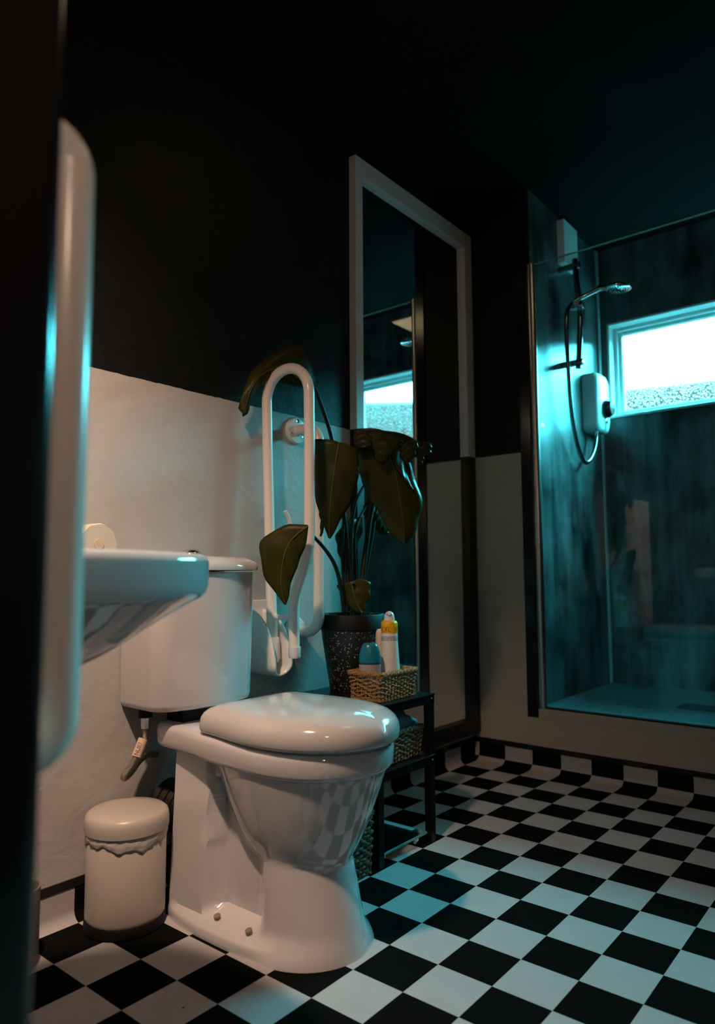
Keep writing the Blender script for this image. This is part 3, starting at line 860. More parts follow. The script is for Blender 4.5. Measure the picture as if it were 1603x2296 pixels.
# ---------------------------------------------------------------- pedal bin
BX, BY = -7.45, 3.33
bn = thing('pedal_bin', (BX, BY, 0), 'small round white pedal bin beside the toilet', 'bin')
q = MB(); q.lathe([(0.72, 0), (0.74, 0.02), (0.73, 0.16), (0.71, 0.19)], (BX, BY, 0), 48); q.build('base_ring', M_RUBBER, bn, smooth=True)
q = MB(); q.lathe([(0.69, 0.17), (0.715, 0.21), (0.72, 0.26), (0.725, 1.70), (0.71, 1.72)], (BX, BY, 0), 56); q.build('body', M_BIN, bn, smooth=True)
q = MB(); q.lathe([(0.73, 1.73), (0.765, 1.74), (0.77, 1.80), (0.77, 1.92), (0.745, 2.02), (0.68, 2.07), (0.45, 2.10), (0.0, 2.11)], (BX, BY, 0), 56); q.build('bin_lid', M_BIN, bn, smooth=True)
q = MB(); rings = []
for i in range(6):
    ring = []
    for k in range(96):
        a = 2 * PI * k / 96
        drop = 0.20 + 0.05 * math.sin(3 * a + 1.2) + 0.035 * math.sin(10 * a)
        rad = 0.732 + 0.008 * math.sin(23 * a + i) + (0.012 if i in (2, 3) else 0)
        ring.append((BX + rad * math.cos(a), BY + rad * math.sin(a), 1.73 - drop * i / 5))
    rings.append(ring)
q.loft(rings, False, False); q.build('bin_liner', M_BINLINER, bn, smooth=True, solid=0.006)

# brush holder at the left edge
bh = MB()
bh.lathe([(0.34, 0), (0.37, 0.04), (0.37, 1.24), (0.34, 1.25), (0.33, 1.20), (0.33, 0.3), (0.0, 0.28)], (-9.45, 3.45, 0), 40)
tag(bh.build('toilet_brush_holder', M_GREYBIN, smooth=True), 'narrow grey cylinder open at the top on the floor at the left edge', 'brush holder')

# ---------------------------------------------------------------- rails
def grab_rail(name, label, wall_axis, base, z0, z1, off, r, fl, mt, sides):
    """vertical rail, ends bent back to a wall. base = (x, y) on the wall, off = direction away from wall times distance"""
    g_ = thing(name, (base[0], base[1], z0), label, 'grab rail', 'white vertical grab rails')
    o = Vector((off[0], off[1], 0)); b0 = Vector((base[0], base[1], 0))
    P = [b0 + Vector((0, 0, z1)), b0 + o + Vector((0, 0, z1)), b0 + o + Vector((0, 0, z0)), b0 + Vector((0, 0, z0))]
    q = MB(); q.tube(fillet(P, fl, 12), r, 24); q.build('rail_tube', mt, g_, smooth=True)
    d = o.normalized()
    for z in (z1, z0):
        q = MB(); q.lathe([(0.36, 0), (0.36, 0.05), (0.33, 0.10), (0.17, 0.12)], b0 + Vector((0, 0, z)), 36, d); fo = q.build('wall_flange', mt, g_, smooth=True)
        s1 = d.cross(Vector((0, 0, 1)))
        for k in range(3):
            q = MB()
            a = PI / 2 + 2 * PI * k / 3
            c_ = b0 + Vector((0, 0, z)) + (s1 * math.cos(a) + Vector((0, 0, 1)) * math.sin(a)) * 0.255
            q.lathe([(0.05, 0.09), (0.05, 0.118), (0.02, 0.112), (0.0, 0.10)], c_, 14, d)
            q.build('screw', M_CHROME, fo, smooth=True)
    return g_
grab_rail('grab_rail', 'white vertical grab rail on the back wall beside the plant', 'Y', (-2.10, WA), 5.02, 10.26, (0, -0.86), 0.145, 0.80, M_RAIL, 1)
grab_rail('grab_rail', 'large white vertical grab rail in the left foreground in front of the basin', 'X', (WC + 0.11, -4.55), 5.42, 9.22, (0.34, 0), 0.165, 0.55, M_RAIL, 1)

# fold-up support rail by the toilet
dr = thing('folding_support_rail', (-3.5, WA, 4.5), 'white hinged support rail folded up beside the toilet cistern', 'grab rail')
XR = -3.5
P = [(XR, 3.52, 4.75), (XR, 3.60, 6.2), (XR, 3.74, 9.5), (XR, 3.80, 11.42), (XR, 2.36, 11.42), (XR, 2.33, 9.4), (XR, 2.34, 7.05), (XR, 2.84, 5.86), (XR, 2.80, 4.62)]
q = MB(); q.tube(fillet(P, [0.3, 0.3, 0.71, 0.71, 0.3, 0.35, 0.3], 12), 0.128, 24)
q.build('rail_tube', M_RAIL, dr, smooth=True)
q = MB(); q.cyl((XR, 3.50, 5.46), (XR, 2.83, 5.46), 0.066, 16); q.build('cross_bar', M_RAIL, dr, smooth=True)
q = MB(); q.lathe([(0.145, 0), (0.145, 0.22), (0.12, 0.26), (0, 0.26)], (XR, 2.80, 4.80), 24, (0, 0, -1)); q.build('end_cap', M_RAIL, dr, smooth=True)
q = MB(); q.lathe([(0.15, 0), (0.165, 0.03), (0.165, 0.5), (0.12, 0.58), (0, 0.6)], (XR, 3.53, 4.98), 24, (0, -0.06, -1)); q.build('pivot_sleeve', M_RAIL, dr, smooth=True)
q = MB(); q.box((XR - 0.62, WA - 0.05, 4.15), (XR + 0.62, WA, 5.85), 0.02); wp = q.build('wall_plate', M_RAIL, dr)
for x in (-0.5, 0.5):
    for z in (4.45, 5.50):
        q = MB(); q.lathe([(0.07, 0.05), (0.07, 0.075), (0.02, 0.065)], (XR + x, WA, z), 14, (0, -1, 0)); q.build('screw', M_DARKCHROME, wp, smooth=True)
# bent plate: two cheeks joined by a rounded bottom, trimmed to a curve at the front
rows = []
HWB = 0.27; ZC = 4.38
upath = [(-HWB, 5.62 - 0.10 * k) for k in range(13)] + [(-HWB * math.cos(PI * k / 14), ZC - HWB * math.sin(PI * k / 14)) for k in range(15)] + [(HWB, 4.42 + 0.10 * k) for k in range(13)]
for x_, z_ in upath:
    t_z = max(0.0, min(1.0, (z_ - 4.25) / 1.40))
    front = 0.10 + 0.95 * math.sqrt(max(0.0, 1 - t_z ** 1.7)) - 0.30 * max(0.0, (4.40 - z_) / 0.3) ** 2 * 0.5
    rows.append([(XR + x_, WA - front * k / 8, z_) for k in range(9)])
q = MB(); q.grid(rows); q.build('pivot_bracket', M_RAIL, dr, smooth=True, angle=60, solid=0.05)
q = MB(); q.lathe([(0.10, 0), (0.09, 0.08), (0, 0.10)], (XR - 0.24, 3.50, 4.72), 20, (-1, 0, 0)); q.build('pivot_pin', M_RAIL, dr, smooth=True)

# roll holder arm and paper roll
q = MB(); q.tube(catmull([(-2.40, WA, 7.50), (-2.42, 4.06, 7.52), (-2.46, 3.98, 7.66), (-2.54, 3.97, 7.90), (-2.66, 3.97, 8.08)], 8), 0.055, 12)
tag(q.build('wall_hook', M_RAIL, smooth=True), 'thin bent white hook on the wall between the folded rail legs', 'hook')
q = MB(); rings = []
for d_, k_ in ((0, 0.94), (0.05, 1.0), (0.6, 1.0), (0.66, 0.92)):
    rings.append([(-8.12 + 0.40 * k_ * math.cos(2 * PI * j / 60) * (1 + 0.02 * math.cos(9 * 2 * PI * j / 60)), WA - 0.72 + d_, 7.05 + 0.40 * k_ * math.sin(2 * PI * j / 60) * (1 + 0.02 * math.cos(9 * 2 * PI * j / 60))) for j in range(60)])
q.loft(rings)
pr = thing('paper_roll', (-8.12, WA, 7.05), 'cream toilet paper roll on the wall just above the basin rim', 'toilet paper')
q.build('roll', M_PAPER, pr, smooth=True, angle=50)
q = MB(); q.cyl((-8.12, WA, 7.05), (-8.12, WA - 0.74, 7.05), 0.10, 18); q.build('core', M_TAGPAPER, pr, smooth=True)

# ---------------------------------------------------------------- basin
bs = thing('wash_basin', (WC, -0.7, 5.4), 'white wall hung wash basin in the left foreground', 'basin')
def basin_ring(z, k, x1, yc=-0.65, hw=2.1, dx=0.0, n=40, p=3.2):
    """D shaped plan from the wall; k scales"""
    x0 = WC
    pts = []
    L = (x1 - x0)
    for i in range(n + 1):
        a = -PI / 2 + PI * i / n
        c_, s_ = math.cos(a), math.sin(a)
        e = 2.0 / p
        x = x0 + L * (abs(c_) ** e) * k + dx
        y = yc + hw * k * math.copysign(abs(s_) ** e, s_)
        pts.append((x, y, z))
    return pts
X1 = -9.55
q = MB()
q.loft([basin_ring(4.98, 0.16, -10.6), basin_ring(5.0, 0.30, -10.2), basin_ring(5.12, 0.46, -10.0), basin_ring(5.36, 0.63, -9.9), basin_ring(5.66, 0.77, -9.75), basin_ring(5.95, 0.88, -9.65), basin_ring(6.13, 0.95, X1), basin_ring(6.19, 0.98, X1), basin_ring(6.24, 0.992, X1),
        basin_ring(6.32, 1.0, X1), basin_ring(6.60, 1.0, X1), basin_ring(6.67, 0.992, X1), basin_ring(6.70, 0.975, X1), basin_ring(6.705, 0.94, X1), basin_ring(6.66, 0.88, X1), basin_ring(6.3, 0.80, X1), basin_ring(5.9, 0.62, X1), basin_ring(5.62, 0.35, X1)])
q.build('bowl', M_CERAMIC, bs, smooth=True, angle=65)

# ---------------------------------------------------------------- shelf unit
SX0, SX1, SY0, SY1, SZ = -2.66, -0.40, 1.02, 3.75, 3.52
sh = thing('shelf_stand', (-1.5, 2.4, 0), 'black metal two tier shelf stand in the mirror corner', 'shelf')
for x in (SX0, SX1 - 0.19):
    for y in (SY0, SY1 - 0.19):
        q = MB(); q.box((x, y, 0), (x + 0.19, y + 0.19, SZ - 0.02), 0.01); q.build('leg', M_SHELF, sh)
for z in (SZ, 2.06):
    q = MB(); q.box((SX0 - 0.02, SY0 - 0.02, z - 0.05), (SX1 + 0.02, SY1 + 0.02, z), 0.012)
    q.box((SX0, SY0, z - 0.22), (SX1, SY0 + 0.06, z - 0.05)); q.box((SX0, SY1 - 0.06, z - 0.22), (SX1, SY1, z - 0.05))
    q.box((SX0, SY0, z - 0.22), (SX0 + 0.06, SY1, z - 0.05)); q.box((SX1 - 0.06, SY0, z - 0.22), (SX1, SY1, z - 0.05))
    q.build('shelf_board', M_SHELF, sh)
for x in (SX0 + 0.10, SX1 - 0.10):
    for z in (SZ - 0.10, 1.95):
        q = MB(); q.lathe([(0.035, 0), (0.03, 0.015), (0, 0.02)], (x, SY0, z), 10, (0, -1, 0)); q.build('screw', M_CHROME, sh, smooth=True)

def basket(name, label, x0, x1, y0, y1, z0, z1, mt, rows=9, group=None, taper=0.05, dens=0.13):
    t = thing(name, ((x0 + x1) / 2, (y0 + y1) / 2, z0), label, 'basket', group)
    q = MB()
    per = 2 * ((x1 - x0) + (y1 - y0))
    nst = 2 * int(per / dens / 2) + 1
    def around(s_, grow):
        """point on rounded rectangle perimeter and its normal"""
        X0, X1, Y0, Y1 = x0 - grow, x1 + grow, y0 - grow, y1 + grow
        a = X1 - X0; b_ = Y1 - Y0; P_ = 2 * (a + b_); d = (s_ % 1.0) * P_
        if d < a: return Vector((X0 + d, Y0, 0)), Vector((0, -1, 0))
        d -= a
        if d < b_: return Vector((X1, Y0 + d, 0)), Vector((1, 0, 0))
        d -= b_
        if d < a: return Vector((X1 - d, Y1, 0)), Vector((0, 1, 0))
        d -= a
        return Vector((X0, Y1 - d, 0)), Vector((-1, 0, 0))
    rad = (z1 - z0) / rows * 0.47
    NS = nst * 4
    for rw in range(rows):
        z = z0 + (rw + 0.5) * (z1 - z0) / rows
        gr = taper * (rw / rows) - taper
        pth = []
        for k in range(NS + 1):
            p, n_ = around(k / NS, gr)
            ph = PI * nst * k / NS + PI * rw
            jit = 0.012 * noise.noise(Vector((k * 0.37, rw * 3.1, x0)))
            pth.append(p + n_ * (0.030 * math.sin(ph) + jit) + Vector((0, 0, z + jit * 1.4 + 0.018 * math.sin(ph * 0.5 + rw))))
        q.tube(pth, lambda t_: rad * (0.92 + 0.16 * noise.noise(Vector((t_ * 60, rw * 1.7, 0)))), 6, False)
    q.build('woven_sides', mt, t, smooth=True)
    q = MB()
    for k in range(nst):
        p, n_ = around((k + 0.5) / nst, -taper * 0.5)
        q.tube([p + Vector((0, 0, z0)), p + Vector((0, 0, z1))], 0.022, 5)
    q.build('stakes', mt, t, smooth=True)
    q = MB()
    for ph0 in (0, PI):                                       # twisted rim
        pth = []; NR = int(per / 0.02)
        for k in range(NR + 1):
            p, n_ = around(k / NR, 0.0); ph = ph0 + 2 * PI * per / 0.11 * k / NR
            pth.append(p + n_ * 0.035 * math.cos(ph) + Vector((0, 0, z1 + 0.01 + 0.035 * math.sin(ph))))
        q.tube(pth, 0.036, 5, False)
    q.build('twisted_rim', mt, t, smooth=True)
    q = MB(); q.box((x0 + 0.02, y0 + 0.02, z0), (x1 - 0.02, y1 - 0.02, z0 + 0.05)); q.build('basket_floor', mt, t)
    return t
basket('wicker_basket', 'small woven rope basket with toiletries on the top shelf', -2.30, -0.86, 1.22, 2.16, SZ + 0.01, 4.13, M_WICKER, 12, 'woven baskets')
basket('wicker_basket', 'woven basket of wrapped packets on the lower shelf', -2.20, -0.62, 1.22, 2.35, 2.08, 2.74, M_WICKERD, 11, 'woven baskets')
basket('wicker_basket', 'taller woven basket on the floor between toilet and shelf stand', -3.72, -2.84, 1.06, 2.3, 0.0, 1.30, M_WICKERD, 15, 'woven baskets')

# toiletries
ZB = SZ + 0.07
def can_face(x, y): return Vector((-0.74, -0.67, 0))
sp = thing('spray_can', (-1.28, 1.72, ZB), 'tall white spray can with yellow shoulder band in the basket', 'spray can')
cx_, cy_ = -1.28, 1.72
q = MB(); q.lathe([(0.24, 0), (0.255, 0.03), (0.245, 0.6), (0.20, 1.30), (0.20, 1.62)], (cx_, cy_, ZB), 40); q.build('can_body', M_CANWHITE, sp, smooth=True)
q = MB(); q.lathe([(0.2035, 1.005), (0.2035, 1.28), (0.2035, 1.32)], (cx_, cy_, ZB + 0.05), 40)
q.build('small_print', M_PRINT, sp, smooth=True)
q = MB(); q.lathe([(0.206, 1.44), (0.206, 1.66), (0.195, 1.70), (0.165, 1.73), (0.15, 1.735)], (cx_, cy_, ZB), 40); band = q.build('yellow_band', M_YELLOW, sp, smooth=True)
text_on_cylinder('band_lettering', 'XXL  XXL  XXL', 0.175, (cx_, cy_, ZB), (0, 0, 1), 0.2085, (-0.85, 0.53, 0), M_RED, band, 1.475, sxx=0.86)
q = MB(); q.lathe([(0.135, 1.72), (0.13, 1.80), (0.12, 1.86), (0.09, 1.925), (0.04, 1.955), (0, 1.96)], (cx_, cy_, ZB), 32); q.build('cap', M_CANCAP, sp, smooth=True)
q = MB(); q.lathe([(0.075, 0), (0.06, 0.012), (0, 0.014)], (cx_ - 0.06, cy_ - 0.05, ZB + 1.895), 20, (-0.55, -0.5, 0.7)); q.build('nozzle', mat('nozzle_grey', (0.22, 0.24, 0.25), 0.4), sp, smooth=True)

ro = thing('roll_on_bottle', (-1.96, 1.80, ZB), 'squat roll-on bottle with a teal domed cap in the basket', 'deodorant')
cx_, cy_ = -1.96, 1.80
def ell(r, rz_, z): return [(cx_ + (0.74 * math.cos(a) + 0.0) * r * 0.9 - 0.67 * 0 + 0, cy_ + math.sin(a) * r * 0.8, z) for a in [2 * PI * k / 36 for k in range(36)]]
def ell2(r, z):
    u_ = Vector((0.67, -0.74, 0)); v_ = Vector((0.74, 0.67, 0))
    return [Vector((cx_, cy_, z)) + u_ * r * math.cos(2 * PI * k / 36) + v_ * r * 0.72 * math.sin(2 * PI * k / 36) for k in range(36)]
q = MB(); q.loft([ell2(0.23, ZB), ell2(0.26, ZB + 0.05), ell2(0.26, ZB + 0.84), ell2(0.24, ZB + 0.88)]); bd = q.build('bottle_body', M_CLEAR, ro, smooth=True)
q = MB(); q.loft([ell2(0.263, ZB + 0.10), ell2(0.263, ZB + 0.74)], False, False); q.build('label', M_PINK, bd, smooth=True)
q = MB(); q.loft([ell2(0.268, ZB + 0.78), ell2(0.262, ZB + 0.90), ell2(0.24, ZB + 1.04), ell2(0.20, ZB + 1.16), ell2(0.155, ZB + 1.225), ell2(0.12, ZB + 1.24)]); q.build('cap', M_TEAL, ro, smooth=True)

bt = thing('cream_bottle', (-1.28, 2.01, ZB), 'plain cream bottle half hidden behind the spray can', 'bottle')
q = MB(); q.lathe([(0.10, 0), (0.11, 0.03), (0.11, 1.38), (0.10, 1.46), (0.07, 1.51), (0, 1.52)], (-1.28, 2.01, ZB), 36); q.build('bottle_body', M_BEIGE, bt, smooth=True)

# wrapped packets
def packet(c_, sx_, sy_, sz_, rot, seed, label):
    bm = bmesh.new()
    bmesh.ops.create_cube(bm, size=1.0)
    bmesh.ops.subdivide_edges(bm, edges=bm.edges[:], cuts=7, use_grid_fill=True)
    Rm = Matrix.Rotation(rot[2], 3, 'Z') @ Matrix.Rotation(rot[0], 3, 'X') @ Matrix.Rotation(rot[1], 3, 'Y')
    for v in bm.verts:
        p = v.co.copy()
        pinch = 1 - 0.75 * sm(0.32, 0.5, abs(p.x))
        p.z *= pinch * (1 - 0.5 * (2 * p.y) ** 2)
        p = Vector((p.x * sx_, p.y * sy_ * (1 + 0.3 * sm(0.38, 0.5, abs(p.x))), p.z * sz_))
        nz_ = noise.noise_vector(p * 9 + Vector((seed, 0, 0)))
        p += nz_ * 0.045
        v.co = Rm @ p + Vector(c_)
    mb_ = MB(); mb_.bm.free(); mb_.bm = bm
    o = mb_.build('wrapped_packet', M_WRAP, smooth=True, angle=35)
    tag(o, label, 'packet', 'blue wrapped packets in the lower basket')
packet((-1.60, 1.85, 2.92), 0.72, 0.55, 0.30, (0.5, 0.3, 0.5), 1.0, 'blue wrapped packet leaning at the left of the lower basket')
packet((-1.22, 1.60, 2.92), 0.60, 0.46, 0.28, (0.9, -0.3, -0.3), 5.0, 'blue wrapped packet with lilac marks in the middle of the lower basket')
packet((-0.92, 1.62, 2.84), 0.52, 0.42, 0.26, (0.3, 0.5, 1.2), 9.0, 'blue wrapped packet at the right end of the lower basket')

# bathroom scale under the shelf
scl = thing('bathroom_scale', (-1.5, 1.9, 0), 'clear glass bathroom scale under the shelf stand', 'scale')
q = MB(); q.box((-2.40, 1.12, 0.22), (-0.66, 2.45, 0.27), 0.015); q.build('glass_plate', M_SCALE, scl)
for x in (-2.2, -0.86):
    for y in (1.3, 2.27): q = MB(); q.cyl((x, y, 0), (x, y, 0.22), 0.085); q.build('foot', M_CHROME, scl, smooth=True)
q = MB(); q.box((-0.86, 1.42, 0.271), (-0.70, 2.42, 0.285), 0.004); q.build('reflection_strip', mat('pale_reflection', (0.62, 0.66, 0.66), 0.3), scl)  # pale strip stands in for the window's reflection on the glass
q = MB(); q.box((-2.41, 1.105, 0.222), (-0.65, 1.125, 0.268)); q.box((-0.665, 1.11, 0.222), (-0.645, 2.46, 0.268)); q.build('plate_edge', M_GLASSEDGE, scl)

# ---------------------------------------------------------------- plant
PX, PY = -1.14, 3.04
pt = thing('plant_pot', (PX, PY, SZ), 'black speckled plant pot on the shelf stand', 'plant pot')
q = MB(); q.lathe([(0.54, 0), (0.57, 0.03), (0.80, 1.52), (0.80, 1.54), (0.84, 1.56), (0.84, 1.90), (0.82, 1.92), (0.78, 1.92), (0.77, 1.6), (0.74, 1.55)], (PX, PY, SZ), 56, cap1=False)
po_ = q.build('pot_body', M_POT, pt, smooth=True)
q = MB(); q.lathe([(0.845, 1.55), (0.855, 1.56), (0.855, 1.90), (0.835, 1.925), (0.79, 1.925)], (PX, PY, SZ), 56, cap0=False, cap1=False); q.build('pot_rim', M_RUBBER, pt, smooth=True)
q = MB(); q.lathe([(0.76, 0), (0, 0.02)], (PX, PY, SZ + 1.72), 40); q.build('soil', M_SOIL, pt)

plant = thing('leafy_plant', (PX, PY, SZ + 1.72), 'tall broad leaved plant with drooping leaves in the speckled pot', 'plant')
LEAVES = [[[[-2.89,2.815,9.752],[-2.815,2.839,8.938],[-2.752,2.853,8.287],[-2.665,2.786,8.015],[-2.577,2.733,7.635],[-2.476,2.649,7.352]],[[-2.509,2.281,9.663],[-2.559,2.354,9.138],[-2.605,2.416,8.647],[-2.604,2.476,8.217],[-2.566,2.554,7.79],[-2.498,2.6,7.328]],[[-2.154,1.955,9.464],[-2.119,1.973,9.041],[-2.132,2.05,8.607],[-2.2,2.194,8.174],[-2.342,2.433,7.72],[-2.447,2.617,7.33]]],[[[-2.673,2.837,8.292],[-2.624,2.823,7.965],[-2.582,2.817,7.639],[-2.58,2.849,7.399]],[[-2.626,2.732,8.288],[-2.605,2.752,7.962],[-2.583,2.772,7.636],[-2.587,2.812,7.387]],[[-2.507,2.634,8.29],[-2.514,2.687,7.964],[-2.533,2.758,7.638],[-2.552,2.815,7.399]]],[[[-1.612,2.454,9.664],[-1.553,2.462,9.097],[-1.379,2.329,8.53],[-1.142,2.116,7.997],[-0.956,1.948,7.565],[-0.811,1.804,7.338],[-0.708,1.698,7.201]],[[-1.249,1.9,9.877],[-1.077,1.725,9.25],[-0.981,1.635,8.681],[-0.935,1.591,8.228],[-0.86,1.581,7.836],[-0.802,1.585,7.5],[-0.775,1.622,7.185]],[[-0.832,1.545,9.893],[-0.66,1.44,9.155],[-0.492,1.316,8.586],[-0.427,1.284,8.245],[-0.44,1.349,7.905],[-0.493,1.47,7.508],[-0.632,1.683,7.203]]],[[[-1.283,1.625,9.531],[-1.206,1.575,9.218],[-1.033,1.415,8.861],[-0.872,1.259,8.57]],[[-0.969,1.589,9.649],[-0.896,1.549,9.31],[-0.8,1.483,8.937],[-0.684,1.39,8.597]],[[-0.567,1.636,9.768],[-0.537,1.648,9.423],[-0.506,1.662,9.055],[-0.39,1.58,8.64]]],[[[-1.733,2.455,10.141],[-1.728,2.446,9.876],[-1.712,2.416,9.668]],[[-1.328,1.81,10.071],[-1.348,1.826,9.853],[-1.412,1.892,9.658]],[[-0.679,1.21,9.816],[-0.758,1.281,9.722],[-0.941,1.469,9.696]]],[[[-1.969,2.203,10.035],[-1.982,2.251,9.814],[-1.925,2.213,9.581]],[[-1.872,2.024,10.015],[-1.856,2.039,9.772],[-1.83,2.032,9.595]],[[-1.801,1.925,9.99],[-1.743,1.888,9.747],[-1.764,1.929,9.636]]],[[[-1.807,1.865,9.902],[-1.743,1.833,9.572],[-1.662,1.773,9.296],[-1.609,1.717,9.241]],[[-1.681,1.656,9.838],[-1.662,1.673,9.564],[-1.634,1.669,9.344],[-1.613,1.658,9.234]],[[-1.287,1.222,9.729],[-1.379,1.362,9.532],[-1.495,1.525,9.379],[-1.57,1.636,9.248]]],[[[-1.338,1.418,9.567],[-1.258,1.342,9.412],[-1.178,1.266,9.257],[-1.152,1.244,9.19]],[[-1.182,1.121,9.754],[-1.166,1.135,9.512],[-1.166,1.165,9.314],[-1.186,1.207,9.182]],[[-1.007,0.973,9.739],[-1.015,1.011,9.54],[-1.053,1.082,9.364],[-1.146,1.221,9.189]]],[[[-0.442,1.47,9.859],[-0.465,1.527,9.652],[-0.505,1.6,9.492]],[[-0.351,1.281,9.849],[-0.367,1.329,9.643],[-0.457,1.465,9.46]],[[-0.17,1.14,9.834],[-0.161,1.164,9.592],[-0.271,1.313,9.49]]],[[[-0.395,1.45,9.594],[-0.363,1.432,9.445],[-0.322,1.408,9.26]],[[-0.363,1.36,9.623],[-0.344,1.362,9.439],[-0.332,1.373,9.255]],[[-0.274,1.295,9.651],[-0.268,1.316,9.444],[-0.292,1.373,9.248]]],[[[-3.949,1.963,7.558],[-4.111,2.15,7.569],[-4.271,2.339,7.56],[-4.464,2.59,7.394],[-4.605,2.783,7.187],[-4.595,2.804,6.892],[-4.513,2.758,6.447],[-4.408,2.654,6.21],[-4.282,2.528,5.953],[-4.195,2.433,5.805]],[[-3.984,1.931,7.525],[-4.127,2.093,7.367],[-4.243,2.226,7.181],[-4.308,2.298,6.984],[-4.346,2.342,6.758],[-4.354,2.374,6.543],[-4.346,2.409,6.348],[-4.313,2.414,6.152],[-4.274,2.41,5.975],[-4.217,2.383,5.797]],[[-3.94,1.958,7.509],[-3.938,1.973,7.331],[-3.965,2.028,7.114],[-4.009,2.109,6.858],[-4.044,2.171,6.661],[-4.087,2.238,6.503],[-4.112,2.282,6.346],[-4.133,2.33,6.129],[-4.155,2.376,5.933],[-4.175,2.411,5.795]]],[[[-1.896,2.897,6.194],[-1.85,2.819,6.016],[-1.796,2.733,5.816],[-1.707,2.605,5.616],[-1.625,2.471,5.517],[-1.569,2.359,5.485]],[[-1.752,2.549,6.283],[-1.742,2.515,6.105],[-1.717,2.465,5.906],[-1.686,2.405,5.73],[-1.659,2.343,5.599],[-1.64,2.287,5.49]],[[-1.531,2.427,6.359],[-1.399,2.232,6.257],[-1.394,2.209,6.046],[-1.439,2.247,5.825],[-1.499,2.3,5.638],[-1.555,2.342,5.484]]],[[[-2.035,3.5,11.42],[-2.1,3.52,11.792],[-2.249,3.54,12.118],[-2.497,3.56,12.346],[-2.82,3.58,12.327],[-3.196,3.6,12.154],[-3.605,3.65,11.814],[-3.997,3.7,11.442],[-4.15,3.75,11.153],[-4.326,3.8,10.69],[-4.362,3.85,10.42]],[[-2.43,3.4,11.25],[-2.738,3.42,11.397],[-2.958,3.44,11.491],[-3.175,3.46,11.56],[-3.433,3.48,11.539],[-3.743,3.5,11.394],[-3.979,3.56,11.199],[-4.137,3.62,10.936],[-4.207,3.68,10.671],[-4.249,3.74,10.424],[-4.278,3.8,10.244]],[[-2.324,3.5,11.242],[-2.601,3.52,11.236],[-2.855,3.54,11.209],[-3.073,3.56,11.213],[-3.241,3.58,11.25],[-3.467,3.6,11.273],[-3.718,3.65,11.139],[-3.962,3.7,10.854],[-4.087,3.75,10.619],[-4.096,3.8,10.352],[-4.206,3.85,10.242]]],[[[-0.349,3.0,8.003],[-0.233,3.0,7.766],[0.003,3.0,7.582],[0.247,3.0,7.567]],[[-0.12,2.9,8.133],[-0.003,2.9,7.871],[0.137,2.9,7.681],[0.237,2.9,7.575]],[[0.463,3.0,8.177],[0.627,3.0,7.91],[0.624,3.0,7.734],[0.496,3.0,7.615]]],[[[-1.48,3.3,7.484],[-1.392,3.3,7.079],[-1.251,3.3,6.766],[-1.126,3.3,6.463]],[[-1.236,3.2,7.843],[-1.165,3.2,7.434],[-1.131,3.2,7.024],[-1.171,3.2,6.497]],[[-0.362,3.3,8.019],[-0.366,3.3,7.652],[-0.6,3.3,7.218],[-0.979,3.3,6.486]]],[[[-0.365,3.2,8.503],[-0.426,3.2,8.253],[-0.409,3.2,7.986]],[[-0.155,3.1,8.636],[-0.099,3.1,8.332],[-0.142,3.1,7.996]],[[0.4,3.2,8.564],[0.522,3.2,8.32],[0.269,3.2,7.989]]]]
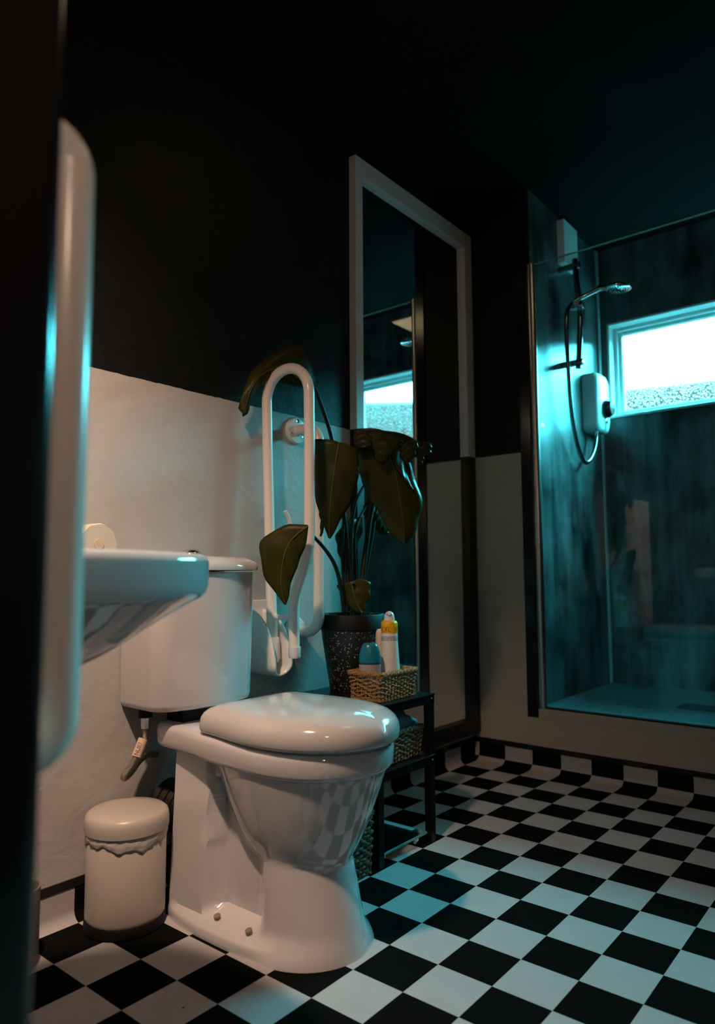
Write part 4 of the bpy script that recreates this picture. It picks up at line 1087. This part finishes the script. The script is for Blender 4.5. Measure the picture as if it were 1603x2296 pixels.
STEMS = [[[[-1.472,2.95,5.53],[-1.468,3.04,6.325],[-1.405,3.12,7.248],[-1.256,3.18,8.43],[-1.386,3.22,9.369],[-1.438,3.25,9.937]],0.05],[[[-1.222,2.95,5.52],[-1.252,2.95,6.438],[-1.245,2.95,7.48],[-1.017,2.95,8.433],[-0.265,2.93,9.35],[0.151,2.9,10.148]],0.05],[[[-1.028,2.9,5.536],[-0.911,2.87,6.32],[-0.739,2.85,7.26],[-0.538,2.85,8.103],[-0.201,2.83,8.856],[0.382,2.8,9.537]],0.085],[[[-0.881,2.9,5.53],[-0.724,2.93,6.319],[-0.387,2.96,7.394],[0.003,2.99,8.517],[0.897,3.02,9.622],[1.97,3.05,10.294]],0.055],[[[-1.348,2.95,5.525],[-1.278,3.05,6.323],[-1.244,3.133,7.487],[-1.447,3.2,8.887],[-1.613,3.3,10.002],[-1.835,3.383,10.69],[-2.106,3.45,11.302]],0.075],[[[-1.778,2.75,5.527],[-2.017,2.66,6.164],[-2.309,2.58,6.657],[-2.687,2.52,7.007],[-3.081,2.52,7.303],[-3.326,2.55,7.452]],0.062],[[[-1.314,2.8,5.528],[-1.397,2.7,5.872],[-1.577,2.55,6.124],[-1.88,2.4,6.262]],0.045],[[[-1.017,3.0,5.51],[-0.967,3.05,6.438],[-0.916,3.1,7.499],[-0.547,3.15,8.12],[-0.008,3.2,8.556]],0.045]]

def resample(P, n):
    C_ = catmull(P, 8)
    d = [0.0]
    for a_, b_ in zip(C_, C_[1:]): d.append(d[-1] + (b_ - a_).length)
    out = []
    for k in range(n):
        t = d[-1] * k / (n - 1); i = 0
        while i < len(d) - 2 and d[i + 1] < t: i += 1
        u = (t - d[i]) / max(d[i + 1] - d[i], 1e-9)
        out.append(C_[i].lerp(C_[i + 1], min(1, max(0, u))))
    return out
for L_, M_, R_ in LEAVES:
    n = 22
    a_, m_, r_ = resample(L_, n), resample(M_, n), resample(R_, n)
    rows = []
    for i in range(n):
        row = []
        for k in range(9):
            t = k / 8
            if t <= 0.5:
                s_ = t * 2; p = a_[i].lerp(m_[i], s_); bow = a_[i] - m_[i]
            else:
                s_ = 2 - t * 2; p = r_[i].lerp(m_[i], s_); bow = r_[i] - m_[i]
            p = p + Vector((0.02, -0.10, 0.05)) * (4 * s_ * (1 - s_)) * bow.length
            p = p + Vector((0, 1, 0)) * 0.02 * math.sin(i * 0.9 + 5 * s_)
            row.append(p)
        rows.append(row)
    q = MB(); q.grid(rows); lf = q.build('leaf', M_LEAF, plant, smooth=True, angle=180, solid=0.02)
    q = MB(); q.tube([p + Vector((-0.008, -0.012, 0)) for p in m_], lambda t: 0.022 * (1 - 0.75 * t), 6)
    if (m_[0] - m_[-1]).length > 0.8: q.build('midrib', M_VEIN, lf, smooth=True)
for P_, r_ in STEMS:
    q = MB(); q.tube(catmull(P_, 10), lambda t: r_ * (1 - 0.35 * t), 10); q.build('stem', M_STEM, plant, smooth=True)

# ---------------------------------------------------------------- done
